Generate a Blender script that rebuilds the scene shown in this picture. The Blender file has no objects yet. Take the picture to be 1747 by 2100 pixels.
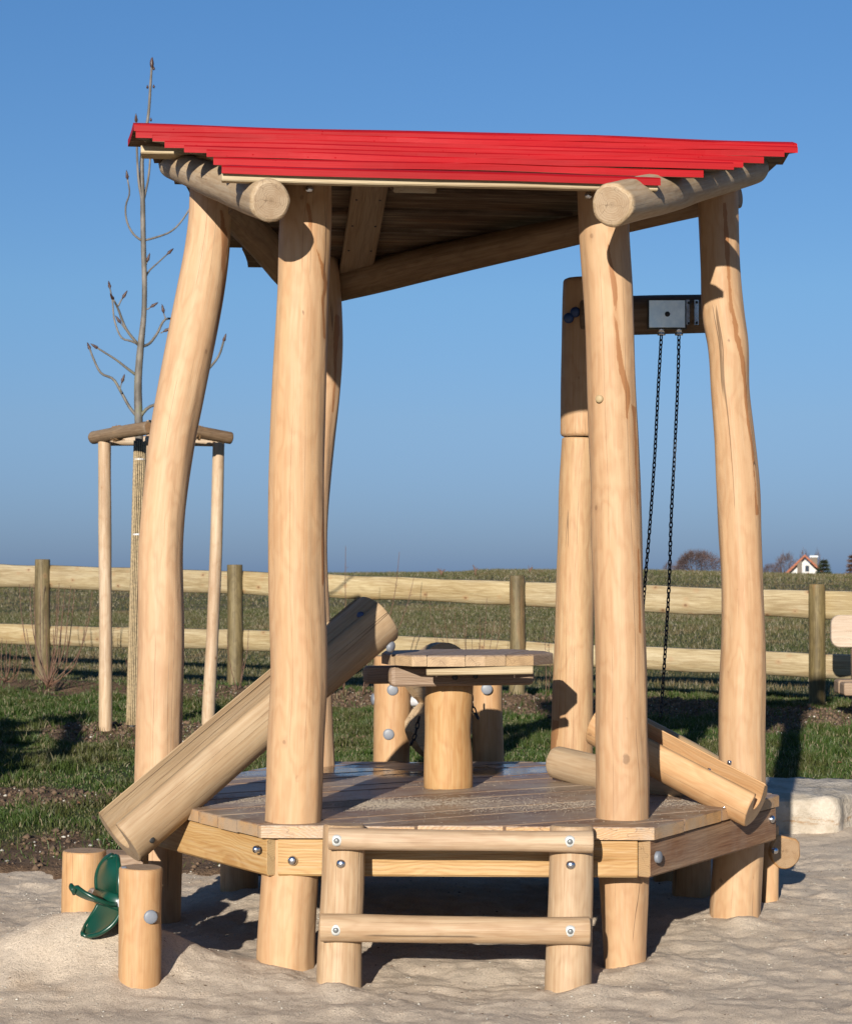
import bpy, math, random
import numpy as np
from mathutils import Vector, Matrix

random.seed(7)
rng = np.random.default_rng(7)
scene = bpy.context.scene
COL = scene.collection

# ------------------------------------------------------------------ camera, sky, sun, exposure
EYE = 1.33
F = 3930.0                      # focal length in units of 1/2100 of the picture height
cam_data = bpy.data.cameras.new('camera')
cam = bpy.data.objects.new('camera', cam_data)
COL.objects.link(cam)
cam.location = (0, 0, EYE)
cam.rotation_euler = (math.radians(90), 0, 0)
cam_data.sensor_fit = 'AUTO'
cam_data.sensor_width = 36
cam_data.lens = 36 * F / 2100
cam_data.shift_y = 130 / 2100
cam_data.clip_start = 0.05
cam_data.clip_end = 9000
cam_data.dof.use_dof = True
cam_data.dof.focus_distance = 6.9
cam_data.dof.aperture_fstop = 11
scene.camera = cam

SUN_EL = math.radians(17.0)
SUN_AZ = math.radians(13.0)     # light travels towards (sin az, cos az)
world = bpy.data.worlds.new('World')
scene.world = world
world.use_nodes = True
wn = world.node_tree
bg = wn.nodes['Background']
sky = wn.nodes.new('ShaderNodeTexSky')
sky.sky_type = 'NISHITA'
sky.sun_disc = False
sky.sun_elevation = SUN_EL
sky.sun_rotation = math.radians(180) + SUN_AZ
sky.air_density = 1.0
sky.dust_density = 0.3
sky.ozone_density = 2.0
sky.altitude = 200
hs = wn.nodes.new('ShaderNodeHueSaturation')
hs.inputs['Saturation'].default_value = 1.0
wn.links.new(sky.outputs[0], hs.inputs['Color'])
# haze low over the land greys the sky towards the horizon, the same all the way round
tcw = wn.nodes.new('ShaderNodeTexCoord'); spw = wn.nodes.new('ShaderNodeSeparateXYZ'); wn.links.new(tcw.outputs['Generated'], spw.inputs[0])
crw = wn.nodes.new('ShaderNodeValToRGB'); wn.links.new(spw.outputs[2], crw.inputs[0]); el_ = crw.color_ramp.elements
el_[0].position = 0.0; el_[0].color = (.17, .29, .74, 1); el_[1].position = .283; el_[1].color = (.40, .63, .88, 1)
for p_, c_ in ((.0127, (.205, .32, .72, 1)), (.081, (.35, .457, .71, 1)), (.146, (.414, .572, .78, 1))):
    e_ = el_.new(p_); e_.color = c_
mxw = wn.nodes.new('ShaderNodeMix'); mxw.data_type = 'RGBA'; mxw.blend_type = 'MULTIPLY'; mxw.inputs[0].default_value = 1
wn.links.new(hs.outputs[0], mxw.inputs[6]); wn.links.new(crw.outputs[0], mxw.inputs[7])
wn.links.new(mxw.outputs[2], bg.inputs[0])
bg.inputs[1].default_value = 0.074

sd = bpy.data.lights.new('sun', 'SUN')
sd.energy = 5.0
sd.angle = math.radians(0.53)
sd.color = (1.0, 0.94, 0.84)
sun = bpy.data.objects.new('sun', sd)
COL.objects.link(sun)
ldir = Vector((math.sin(SUN_AZ) * math.cos(SUN_EL), math.cos(SUN_AZ) * math.cos(SUN_EL), -math.sin(SUN_EL)))
sun.rotation_euler = ldir.to_track_quat('-Z', 'Y').to_euler()
sun.location = (-6, -20, 8)

scene.view_settings.view_transform = 'Standard'
scene.view_settings.look = 'None'
scene.view_settings.exposure = 0.7
scene.view_settings.gamma = 1.0
scene.view_settings.use_curve_mapping = False

# ------------------------------------------------------------------ helpers
def at(x, y, Y):
    """a point of the place from its position in the picture (1747 x 2100) and its distance"""
    return np.array([(x - 873.5) * Y / F, Y, EYE + (1180 - y) * Y / F])

WLOC = {}
def link(o, parent=None, loc=(0, 0, 0)):
    COL.objects.link(o)
    loc = Vector([float(a) for a in loc])
    WLOC[o.name] = loc
    if parent is not None:
        o.parent = parent
        o.location = loc - WLOC[parent.name]
    else:
        o.location = loc
    return o

def tag(o, label=None, cat=None, group=None, kind=None):
    if label: o['label'] = label
    if cat: o['category'] = cat
    if group: o['group'] = group
    if kind: o['kind'] = kind
    return o

def thing(name, loc, label, cat, group=None):
    o = bpy.data.objects.new(name, None)
    o.empty_display_size = 0.1
    link(o, None, loc)
    return tag(o, label, cat, group)

def make(name, verts, faces, mat, parent=None, smooth=True, attrs=None, centre=True, base=False):
    verts = np.asarray(verts, dtype=np.float64)
    c = (verts.min(0) + verts.max(0)) / 2 if centre else np.zeros(3)
    if base: c = np.array([c[0], c[1], verts[:, 2].min()])
    me = bpy.data.meshes.new(name)
    if isinstance(faces, np.ndarray):
        n, k = faces.shape
        me.vertices.add(len(verts)); me.vertices.foreach_set('co', (verts - c).ravel())
        me.loops.add(n * k); me.loops.foreach_set('vertex_index', faces.ravel().astype(np.int32))
        me.polygons.add(n); me.polygons.foreach_set('loop_start', np.arange(0, n * k, k, dtype=np.int32))
        me.polygons.foreach_set('loop_total', np.full(n, k, dtype=np.int32))
        me.update(calc_edges=True)
    else:
        me.from_pydata((verts - c).tolist(), [], faces)
    if attrs:
        for k, v in attrs.items():
            v = np.asarray(v, dtype=np.float32)
            if v.ndim == 2:
                a = me.attributes.new(k, 'FLOAT_VECTOR', 'POINT'); a.data.foreach_set('vector', v.ravel())
            else:
                a = me.attributes.new(k, 'FLOAT', 'POINT'); a.data.foreach_set('value', v)
    if smooth:
        me.polygons.foreach_set('use_smooth', np.ones(len(me.polygons), dtype=bool))
    for m in (mat if isinstance(mat, (list, tuple)) else [mat]):
        me.materials.append(m)
    me.update()
    o = bpy.data.objects.new(name, me)
    return link(o, parent, c)

def copy_part(src, parent, loc, rot=None):
    o = src.copy(); COL.objects.link(o)
    loc = Vector([float(a) for a in loc]); WLOC[o.name] = loc
    o.parent = parent
    o.location = loc - (WLOC[parent.name] if parent is not None else Vector((0, 0, 0)))
    if rot is not None: o.rotation_euler = rot
    return o

# --- smooth value noise in numpy
def _hash(ix, iy, seed):
    h = (ix * 374761393 + iy * 668265263 + seed * 1274126177) & 0xffffffff
    h = ((h ^ (h >> 13)) * 1274126177) & 0xffffffff
    return ((h ^ (h >> 16)) & 0xffff) / 65535.0
def vnoise(x, y, seed=0):
    x = np.asarray(x, float); y = np.asarray(y, float)
    ix = np.floor(x).astype(np.int64); iy = np.floor(y).astype(np.int64)
    fx = x - ix; fy = y - iy
    fx = fx * fx * (3 - 2 * fx); fy = fy * fy * (3 - 2 * fy)
    a = _hash(ix, iy, seed); b = _hash(ix + 1, iy, seed); c = _hash(ix, iy + 1, seed); d = _hash(ix + 1, iy + 1, seed)
    return (a * (1 - fx) + b * fx) * (1 - fy) + (c * (1 - fx) + d * fx) * fy * 1.0
def fbm(x, y, oct=4, seed=0):
    s = 0; a = 1; t = 0
    for i in range(oct):
        s = s + a * vnoise(x * 2 ** i, y * 2 ** i, seed + i); t += a; a *= 0.5
    return s / t
def sstep(a, b, x):
    t = np.clip((x - a) / (b - a), 0, 1); return t * t * (3 - 2 * t)

# --- sweep of a profile along a path; writes the wood coordinates 'grain' and the end face mark 'endg'
SEED = [0]
STAIN = [None]
def sweep(name, path, prof, mat, parent=None, up=(0, 0, 1), bevel=0.008, smooth=True, gshift=None, extra_faces=None, cut0=None, cut1=None):
    """path N x 3, prof N x M x 2 (or M x 2)"""
    SEED[0] += 1
    path = np.asarray(path, float); N = len(path)
    prof = np.asarray(prof, float)
    if prof.ndim == 2: prof = np.repeat(prof[None], N, 0)
    M = prof.shape[1]
    L = np.concatenate([[0], np.cumsum(np.linalg.norm(np.diff(path, axis=0), axis=1))])
    T = np.gradient(path, L, axis=0); T /= np.linalg.norm(T, axis=1)[:, None]
    up = np.asarray(up, float)
    Nn = up[None] - (T @ up)[:, None] * T; Nn /= np.linalg.norm(Nn, axis=1)[:, None]
    B = np.cross(T, Nn)
    # ends: insert bevel rings
    def ring(c, n, b, p): return c[None] + p[:, :1] * b[None] + p[:, 1:] * n[None]
    rings = []; g = []
    rsz = np.abs(prof[0]).max()
    sh = gshift if gshift is not None else (0, 0)
    off = SEED[0] * 3.17
    def add(i, c, p, l):
        rings.append(ring(c, Nn[i], B[i], p)); g.append(np.column_stack([p[:, 0] + sh[0], p[:, 1] + sh[1], np.full(M, l + off)]))
    cen0 = prof[0].mean(0); cen1 = prof[-1].mean(0)
    if bevel > 0:
        k = 1 - bevel / rsz
        add(0, path[0], cen0 + (prof[0] - cen0) * k, L[0])
        add(0, path[0] + T[0] * bevel * 0.35, cen0 + (prof[0] - cen0) * (1 - 0.3 * bevel / rsz), L[0] + bevel * .35)
        add(0, path[0] + T[0] * bevel, prof[0], L[0] + bevel)
    else: add(0, path[0], prof[0], L[0])
    for i in range(1, N - 1): add(i, path[i], prof[i], L[i])
    if bevel > 0:
        add(N - 1, path[-1] - T[-1] * bevel, prof[-1], L[-1] - bevel)
        add(N - 1, path[-1] - T[-1] * bevel * .35, cen1 + (prof[-1] - cen1) * (1 - 0.3 * bevel / rsz), L[-1] - bevel * .35)
        k = 1 - bevel / rsz
        add(N - 1, path[-1], cen1 + (prof[-1] - cen1) * k, L[-1])
    else: add(N - 1, path[-1], prof[-1], L[-1])
    R = len(rings)
    V = np.concatenate(rings); G = np.concatenate(g)
    E = np.zeros(len(V))
    faces = []
    for i in range(R - 1):
        for j in range(M):
            j2 = (j + 1) % M
            faces.append((i * M + j, i * M + j2, (i + 1) * M + j2, (i + 1) * M + j))
    n0 = len(V)
    V = np.concatenate([V, rings[0], rings[-1]]); G = np.concatenate([G, g[0], g[-1]]); E = np.concatenate([E, np.ones(2 * M)])
    faces.append(tuple(range(n0 + M - 1, n0 - 1, -1)))
    faces.append(tuple(range(n0 + M, n0 + 2 * M)))
    at_ = {'grain': G, 'endg': E}
    if STAIN[0]:        # bark remnants and knots of this very log, given where they sit on its front
        px_ = 873.5 + V[:, 0] / V[:, 1] * F; py_ = 1180 - (V[:, 2] - EYE) / V[:, 1] * F; st = np.zeros(len(V)); dk = np.zeros(len(V))
        front = V[:, 1] < np.concatenate([np.repeat(path[[0] * ((R - N) // 2) + list(range(N)) + [-1] * ((R - N) // 2)], M, axis=0)[:n0, 1], np.full(2 * M, -9.)])
        for tr_ in STAIN[0]['s']:
            ys = [q[1] for q in tr_]; xc = np.interp(py_, ys, [q[0] for q in tr_]); hw = np.interp(py_, ys, [q[2] for q in tr_])
            ok = (py_ > ys[0]) & (py_ < ys[-1]) & front; st = np.maximum(st, np.exp(-((px_ - xc) / hw) ** 2) * ok)
        for x, y, r in STAIN[0]['k']: dk = np.maximum(dk, np.exp(-((px_ - x) ** 2 + ((py_ - y) * .75) ** 2) / r ** 2) * front)
        at_['stain'] = st; at_['spot'] = dk
    o = make(name, V, faces, mat, parent, smooth, at_)
    return o

def resample(pts, step=0.03):
    pts = np.asarray(pts, float)
    L = np.concatenate([[0], np.cumsum(np.linalg.norm(np.diff(pts[:, :3], axis=0), axis=1))])
    n = max(6, int(L[-1] / step))
    t = np.linspace(0, L[-1], n)
    # cubic hermite (monotone enough)
    m = np.gradient(pts, L, axis=0)
    idx = np.clip(np.searchsorted(L, t, side='right') - 1, 0, len(L) - 2)
    h = (L[idx + 1] - L[idx])[:, None]; s = ((t - L[idx]) / h[:, 0])[:, None]
    return (2 * s**3 - 3 * s**2 + 1) * pts[idx] + (s**3 - 2 * s**2 + s) * h * m[idx] + (-2 * s**3 + 3 * s**2) * pts[idx + 1] + (s**3 - s**2) * h * m[idx + 1]

def log(name, pts, mat, parent=None, M=32, facets=13, wob=0.02, bevel=0.008, up=(0, 1, 0), step=0.03, rough=1.0, lump=0.035):
    """pts: rows (x, y, z, r). A peeled, draw-knifed log."""
    seed = SEED[0] * 13 + 5
    p = resample(pts, step)
    N = len(p); L = np.concatenate([[0], np.cumsum(np.linalg.norm(np.diff(p[:, :3], axis=0), axis=1))])
    r = p[:, 3]
    ang = np.linspace(0, 2 * np.pi, M, endpoint=False)
    rs = np.random.RandomState(seed)
    A, LL = np.meshgrid(ang, L)
    # broad lumps
    q = vnoise(np.cos(A) * 1.3 + 10, np.sin(A) * 1.3 + LL * 2.2 + seed, seed) - .5
    q2 = vnoise(np.cos(A) * 2.5 + 10, np.sin(A) * 2.5 + LL * 5 + seed, seed + 3) - .5
    rad = 1 + lump * q * 2 + lump * .5 * q2 * 2
    # facets left by the knife
    fa = rs.rand(facets) * .5 + np.arange(facets) * 2 * np.pi / facets
    lim = np.full_like(rad, 9.0)
    for k in range(facets):
        d = 0.972 + .025 * rs.rand() + .022 * (vnoise(LL[:, 0] * 2.5 + k * 7, np.zeros(N) + seed, seed + k) - .5)
        th = fa[k] + .25 * (vnoise(LL[:, 0] * 1.5 + k * 3, np.zeros(N), seed + 50 + k) - .5)
        c = np.cos(ang[None] - th[:, None])
        lim = np.minimum(lim, np.where(c > .3, d[:, None] / np.maximum(c, .3), 9))
    rad = rad * (np.minimum(1.0, lim) * rough + (1 - rough))
    rr = rad * r[:, None] * 1.025
    prof = np.stack([rr * np.cos(A), rr * np.sin(A)], -1)
    # sideways wobble of the axis
    w = np.column_stack([vnoise(L * 1.6, L * 0 + seed, seed) - .5, vnoise(L * 1.6, L * 0 + seed + 9, seed) - .5, L * 0]) * wob * .5
    T = p[-1, :3] - p[0, :3]; T /= np.linalg.norm(T)
    w = w - (w @ T)[:, None] * T
    fade = np.sin(np.clip(L / L[-1], 0, 1) * np.pi)[:, None]
    return sweep(name, p[:, :3] + w * fade, prof, mat, parent, up=up, bevel=bevel)

def post_px(name, rows, Y0, Y1, mat, parent=None, zbot=None, ztop=None, stain=None, spots=(), **kw):
    """rows (y, xl, xr) in the picture from top to bottom; Y distance at top, bottom"""
    rows = sorted(rows, key=lambda r: -r[0])
    ya, yb = rows[0][0], rows[-1][0]
    pts = []
    for y, xl, xr in rows:
        t = (ya - y) / (ya - yb); Y = Y1 + (Y0 - Y1) * t
        q = at((xl + xr) / 2, y, Y)
        pts.append([q[0], q[1], q[2], (xr - xl) / 2 * Y / F])
    if zbot is not None:
        a = list(pts[0]); a[2] = zbot; pts.insert(0, a)
    if ztop is not None:
        a = list(pts[-1]); a[2] = ztop; pts.append(a)
    STAIN[0] = {'s': stain or [], 'k': spots}
    o = log(name, pts, mat, parent, **kw); STAIN[0] = None
    return o

def board(name, a, b, w, h, mat, parent=None, up=(0, 0, 1), bev=0.004, wave=0.0, step=0.3, pith=None, ends=0.003):
    """a, b: centre of the ends, w: size across, h: size along up"""
    a = np.asarray(a, float); b = np.asarray(b, float)
    n = max(2, int(np.linalg.norm(b - a) / step) + 1)
    path = np.linspace(a, b, n)
    base = np.array([(-w/2 + bev, -h/2), (w/2 - bev, -h/2), (w/2, -h/2 + bev), (w/2, h/2 - bev), (w/2 - bev, h/2), (-w/2 + bev, h/2), (-w/2, h/2 - bev), (-w/2, -h/2 + bev)])
    prof = np.repeat(base[None], n, 0)
    if wave:
        s = SEED[0] * 7.3; L = np.linspace(0, np.linalg.norm(b - a), n)
        for sgn in (-1, 1):
            m = np.sign(base[:, 0]) == sgn
            prof[:, m, 0] += (wave * (vnoise(L * 3, L * 0 + s, 3 + sgn) - .5) * 2)[:, None]
        for sgn in (-1, 1):
            m = np.sign(base[:, 1]) == sgn
            prof[:, m, 1] += (wave * (vnoise(L * 3, L * 0 + s, 8 + sgn) - .5) * 2)[:, None]
    if pith is None:
        rs = np.random.RandomState(SEED[0] + 11); pith = ((rs.rand() - .5) * w * .9, .03 + rs.rand() * .05)
    return sweep(name, path, prof, mat, parent, up=up, bevel=ends, smooth=False, gshift=pith)

def dome(name, pos, normal, r, depth, mat, parent, n=14, rings=4):
    V = []; Fc = []
    nrm = Vector(normal).normalized(); q = nrm.to_track_quat('Z', 'Y')
    for i in range(rings):
        a = (i / rings) * math.pi / 2
        for j in range(n):
            t = 2 * math.pi * j / n
            V.append(Vector((r * math.cos(a) * math.cos(t), r * math.cos(a) * math.sin(t), depth * math.sin(a))))
    V.append(Vector((0, 0, depth)))
    b0 = len(V)
    for j in range(n):
        t = 2 * math.pi * j / n
        V.append(Vector((r * math.cos(t), r * math.sin(t), -.01)))
    for i in range(rings - 1):
        for j in range(n): Fc.append((i*n+j, i*n+(j+1)%n, (i+1)*n+(j+1)%n, (i+1)*n+j))
    for j in range(n): Fc.append(((rings-1)*n+j, (rings-1)*n+(j+1)%n, rings*n))
    for j in range(n): Fc.append((b0+j, b0+(j+1)%n, (j+1)%n, j))
    P = np.array([list(q @ v + Vector(pos)) for v in V])
    return make(name, P, Fc, mat, parent)

def tube_arrays(pts, radii, M=6):
    pts = np.asarray(pts, float); N = len(pts)
    T = np.gradient(pts, axis=0); T /= np.maximum(np.linalg.norm(T, axis=1), 1e-9)[:, None]
    ref = np.array([0.13, 1, 0.21]) if abs(T[:, 1]).max() < .9 else np.array([1, .1, .1])
    n = np.cross(T, ref); n /= np.linalg.norm(n, axis=1)[:, None]; b = np.cross(T, n)
    a = np.linspace(0, 2 * np.pi, M, endpoint=False)
    V = (pts[:, None] + np.asarray(radii)[:, None, None] * (np.cos(a)[None, :, None] * n[:, None] + np.sin(a)[None, :, None] * b[:, None])).reshape(-1, 3)
    Fc = []
    for i in range(N - 1):
        for j in range(M): Fc.append((i*M+j, i*M+(j+1)%M, (i+1)*M+(j+1)%M, (i+1)*M+j))
    Fc.append(tuple(range(M-1, -1, -1))); Fc.append(tuple(range((N-1)*M, N*M)))
    return V, Fc
class Bag:
    def __init__(s): s.V = []; s.F = []; s.n = 0
    def add(s, V, Fc):
        s.V.append(np.asarray(V)); s.F += [tuple(i + s.n for i in f) for f in Fc]; s.n += len(V)
    def tube(s, pts, radii, M=6, sub=4):
        pts = np.asarray(pts, float)
        if np.isscalar(radii): radii = [radii] * len(pts)
        q = resample(np.column_stack([pts, radii]), np.linalg.norm(np.diff(pts, axis=0), axis=1).sum() / (len(pts) * sub)) if len(pts) > 2 else np.column_stack([pts, radii])
        V, Fc = tube_arrays(q[:, :3], q[:, 3], M); s.add(V, Fc)
    def box(s, c, sz, R=None):
        c = np.asarray(c, float); x, y, z = [a / 2 for a in sz]
        V = np.array([(i, j, k) for i in (-x, x) for j in (-y, y) for k in (-z, z)])
        if R is not None: V = V @ np.asarray(R).T
        s.add(V + c, [(0, 1, 3, 2), (4, 6, 7, 5), (0, 4, 5, 1), (2, 3, 7, 6), (0, 2, 6, 4), (1, 5, 7, 3)])
    def build(s, name, mat, parent=None, smooth=True, **kw):
        return make(name, np.concatenate(s.V), s.F, mat, parent, smooth, **kw)

# ------------------------------------------------------------------ materials
ALB = .63
class NT:
    def __init__(s, name):
        s.m = bpy.data.materials.new(name); s.m.use_nodes = True
        s.t = s.m.node_tree; s.b = s.t.nodes['Principled BSDF']; s.out = s.t.nodes['Material Output']
    def set(s, sock, v):
        if isinstance(v, bpy.types.NodeSocket): s.t.links.new(v, sock)
        elif v is not None: sock.default_value = v
    def math(s, op, a, b=None, c=None, clamp=False):
        n = s.t.nodes.new('ShaderNodeMath'); n.operation = op; n.use_clamp = clamp
        s.set(n.inputs[0], a)
        if b is not None: s.set(n.inputs[1], b)
        if c is not None: s.set(n.inputs[2], c)
        return n.outputs[0]
    def vmul(s, v, k):
        n = s.t.nodes.new('ShaderNodeVectorMath'); n.operation = 'MULTIPLY'; s.set(n.inputs[0], v); s.set(n.inputs[1], k); return n.outputs[0]
    def vadd(s, v, k):
        n = s.t.nodes.new('ShaderNodeVectorMath'); n.operation = 'ADD'; s.set(n.inputs[0], v); s.set(n.inputs[1], k); return n.outputs[0]
    def noise(s, v, scale, detail=3, rough=.55, dist=0):
        n = s.t.nodes.new('ShaderNodeTexNoise'); s.set(n.inputs['Vector'], v)
        n.inputs['Scale'].default_value = scale; n.inputs['Detail'].default_value = detail
        n.inputs['Roughness'].default_value = rough; n.inputs['Distortion'].default_value = dist
        return n.outputs[0]
    def voro(s, v, scale, out='Distance', rnd=1):
        n = s.t.nodes.new('ShaderNodeTexVoronoi'); s.set(n.inputs['Vector'], v)
        n.inputs['Scale'].default_value = scale; n.inputs['Randomness'].default_value = rnd
        return n.outputs[out]
    def ramp(s, v, a, b, lo=0, hi=1, smooth=True):
        n = s.t.nodes.new('ShaderNodeMapRange'); n.interpolation_type = 'SMOOTHSTEP' if smooth else 'LINEAR'
        s.set(n.inputs[0], v); n.inputs[1].default_value = a; n.inputs[2].default_value = b; n.inputs[3].default_value = lo; n.inputs[4].default_value = hi
        return n.outputs[0]
    def mix(s, f, a, b, mode='MIX'):
        n = s.t.nodes.new('ShaderNodeMix'); n.data_type = 'RGBA'; n.blend_type = mode
        s.set(n.inputs[0], f)
        for k, v in ((6, a), (7, b)):
            if isinstance(v, (tuple, list)): v = tuple(v) + ((1,) if len(v) == 3 else ())
            s.set(n.inputs[k], v)
        return n.outputs[2]
    def attr(s, name, out='Vector'):
        n = s.t.nodes.new('ShaderNodeAttribute'); n.attribute_name = name; return n.outputs[out]
    def objrand(s):
        n = s.t.nodes.new('ShaderNodeObjectInfo'); return n.outputs['Random']
    def pos(s):
        n = s.t.nodes.new('ShaderNodeNewGeometry'); return n.outputs['Position']
    def objco(s):
        n = s.t.nodes.new('ShaderNodeTexCoord'); return n.outputs['Object']
    def sep(s, v):
        n = s.t.nodes.new('ShaderNodeSeparateXYZ'); s.set(n.inputs[0], v); return n.outputs
    def bump(s, h, strength, dist, normal=None):
        n = s.t.nodes.new('ShaderNodeBump'); s.set(n.inputs['Height'], h); n.inputs['Strength'].default_value = strength
        n.inputs['Distance'].default_value = dist
        if normal is not None: s.set(n.inputs['Normal'], normal)
        return n.outputs[0]
    def fin(s, col, rough=.6, normal=None, spec=.5, metal=0, alb=None):
        if isinstance(col, tuple): col = col + ((1,) if len(col) == 3 else ())
        if metal < .5: col = s.mix(1.0, col, (alb or ALB,) * 3, 'MULTIPLY')     # measured base colours, brought to the chosen exposure
        s.set(s.b.inputs['Base Color'], col); s.set(s.b.inputs['Roughness'], rough)
        s.b.inputs['Specular IOR Level'].default_value = spec; s.b.inputs['Metallic'].default_value = metal
        if normal is not None: s.set(s.b.inputs['Normal'], normal)
        return s.m

def wood(name, light=(.62, .40, .215), dark=(.50, .30, .15), pale=(.62, .46, .31), streak=.0, streakcol=(.33, .13, .035), knots=.4, knotr=.055, rough=.55,
         grain=.25, ringp=.0085, ringamp=.38, weather=.3, crack=.6, spec=.35, endcol=(.50, .36, .23), dirt=0.0, dirtcol=(.4, .33, .26), wet=0, fine=.36, kscale=6, tint=(1, 1.06, 1.07)):
    s = NT(name)
    g = s.attr('grain')
    xyz = s.sep(g)
    gl = s.vmul(g, (1, 1, .14)); gf = s.vmul(g, (1, 1, .03)); gs = s.vmul(g, (1, 1, .07))
    n1 = s.noise(gl, 7, 3)
    d = s.math('SQRT', s.math('ADD', s.math('MULTIPLY', xyz[0], xyz[0]), s.math('MULTIPLY', xyz[1], xyz[1])))
    rc = s.math('ADD', d, s.math('MULTIPLY', s.noise(s.vmul(g, (1, 1, .42)), 8, 3, .5), .060))
    ring = s.math('ADD', s.math('MULTIPLY', s.math('SINE', s.math('MULTIPLY', rc, 2 * math.pi / ringp)), .5), .5)
    ring = s.math('POWER', ring, 1.6)
    fib = s.noise(gf, 260, 2); fib2 = s.noise(s.vmul(g, (1, 1, .05)), 95, 3, .6)
    c = s.mix(s.ramp(n1, .35, .68), dark, light)
    c = s.mix(s.math('MULTIPLY', s.ramp(s.noise(gs, 11, 4, .6), .45, .72), .7 * weather + .15), c, pale)
    c = s.mix(s.math('MULTIPLY', ring, ringamp), c, s.mix(.5, c, dark, 'MULTIPLY'))
    c = s.mix(s.math('MULTIPLY', s.ramp(fib, .3, .75), grain), c, s.mix(.6, c, dark, 'MULTIPLY'))
    c = s.mix(s.ramp(fib2, .42, .72, 0, fine), c, s.mix(.75, c, dark, 'MULTIPLY'))
    c = s.mix(s.ramp(fib2, .5, .3, 0, .3), c, pale)
    # smudges
    c = s.mix(s.math('MULTIPLY', s.ramp(s.noise(s.vmul(g, (1, 1, .4)), 6, 5, .65), .5, .75), .45 * weather), c, (.34, .25, .17))
    if streak > 0:
        sn = s.noise(s.vadd(s.vmul(g, (1, 1, .12)), (3, 3, 3)), 13, 4, .6, .4)
        big = s.ramp(s.noise(s.vmul(g, (1, 1, .25)), 4.5, 1), .5, .6)
        m = s.math('MULTIPLY', s.math('MULTIPLY', s.ramp(sn, .545, .60), big), streak)
        c = s.mix(m, c, streakcol)
    sa = s.attr('stain', 'Fac'); sk = s.attr('spot', 'Fac')
    sn2 = s.noise(s.vmul(g, (1, 1, .16)), 42, 5, .65, .5); sb = s.noise(s.vmul(g, (1, 1, .4)), 20, 2)
    c = s.mix(s.ramp(sa, .1, .8, 0, .30), c, (.56, .28, .10))
    c = s.mix(s.math('MULTIPLY', s.ramp(s.math('ADD', sa, s.math('ADD', s.math('MULTIPLY', sn2, 1.5), s.math('MULTIPLY', sb, .8))), 1.78, 1.92), s.ramp(sa, .1, .35, 0, .8)), c, (.36, .135, .03))
    c = s.mix(s.ramp(s.math('ADD', sk, s.math('MULTIPLY', s.noise(g, 70, 3), .5)), .6, .95, 0, .75), c, (.27, .15, .07))
    if knots > 0:
        kd = s.voro(s.vmul(g, (1, 1, .75)), kscale)
        kn = s.math('ADD', kd, s.math('MULTIPLY', s.math('SUBTRACT', s.noise(g, 60, 1), .5), .035))
        c = s.mix(s.math('MULTIPLY', s.ramp(kn, knotr * 2.6, knotr), .45 * knots), c, (.42, .24, .11))
        c = s.mix(s.math('MULTIPLY', s.ramp(kn, knotr, knotr * .55), .8 * knots), c, (.20, .10, .045))
    crk = s.math('ABSOLUTE', s.math('SUBTRACT', s.noise(s.vmul(g, (1, 1, .006)), 17, 0), .5))
    crm = s.math('MULTIPLY', s.ramp(crk, .0042, .0012), s.ramp(s.noise(s.vmul(g, (1, 1, .5)), 4, 1), .46, .50))
    e = s.attr('endg', 'Fac')
    crm = s.math('MULTIPLY', crm, s.math('SUBTRACT', 1.0, e))
    c = s.mix(s.math('MULTIPLY', crm, crack), c, (.07, .04, .02))
    # end faces: rings show plainly, cut fibres are duller
    ring2 = s.math('POWER', s.math('ADD', s.math('MULTIPLY', s.math('SINE', s.math('MULTIPLY', s.math('ADD', d, s.math('MULTIPLY', s.noise(g, 14, 2), .014)), 2 * math.pi / .0068)), .5), .5), 1.6)
    er = s.mix(s.math('MULTIPLY', ring2, .55), endcol, s.mix(.5, endcol, (.55, .4, .28), 'MULTIPLY'))
    er = s.mix(s.ramp(s.noise(g, 22, 4), .4, .7, 0, .5), er, (.34, .21, .11))
    er = s.mix(s.ramp(s.math('ABSOLUTE', s.math('SUBTRACT', s.noise(s.vmul(g, (1, 1, 0)), 13, 2), .5)), .006, .001, 0, .6), er, (.12, .07, .035))
    er = s.mix(s.ramp(d, .016, .0, 0, .4), er, (.2, .12, .06))
    c = s.mix(e, c, er)
    rnd = s.objrand()
    hsv = s.t.nodes.new('ShaderNodeHueSaturation'); s.set(hsv.inputs['Color'], c)
    s.set(hsv.inputs['Value'], s.ramp(rnd, 0, 1, .93, 1.05, False)); s.set(hsv.inputs['Saturation'], s.ramp(s.math('FRACT', s.math('MULTIPLY', rnd, 7.3)), 0, 1, .92, 1.06, False))
    c = s.mix(1.0, hsv.outputs[0], tint, 'MULTIPLY')
    if dirt > 0:
        dm = s.math('MULTIPLY', s.ramp(s.noise(s.pos(), 3.5, 6, .7), .45, .62), dirt)
        c = s.mix(dm, c, dirtcol)
    h = s.math('ADD', s.math('MULTIPLY', fib, .3), s.math('SUBTRACT', s.math('MULTIPLY', n1, .5), s.math('MULTIPLY', crm, 1.5)))
    h = s.math('ADD', h, s.math('MULTIPLY', ring, .12))
    nb = s.bump(h, .5, .004)
    rr_ = s.ramp(fib, .2, .8, rough, rough + .15)
    if wet:
        py = s.sep(s.pos())[1]
        wm_ = s.math('MULTIPLY', s.ramp(py, 7.75, 8.1), s.ramp(s.noise(s.pos(), 3.0, 3), .38, .5))
        rr_ = s.math('MULTIPLY', rr_, s.ramp(wm_, 0, 1, 1, .12)); c = s.mix(s.math('MULTIPLY', wm_, .45), c, (.09, .045, .025))
    return s.fin(c, rr_, nb, spec)

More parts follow.
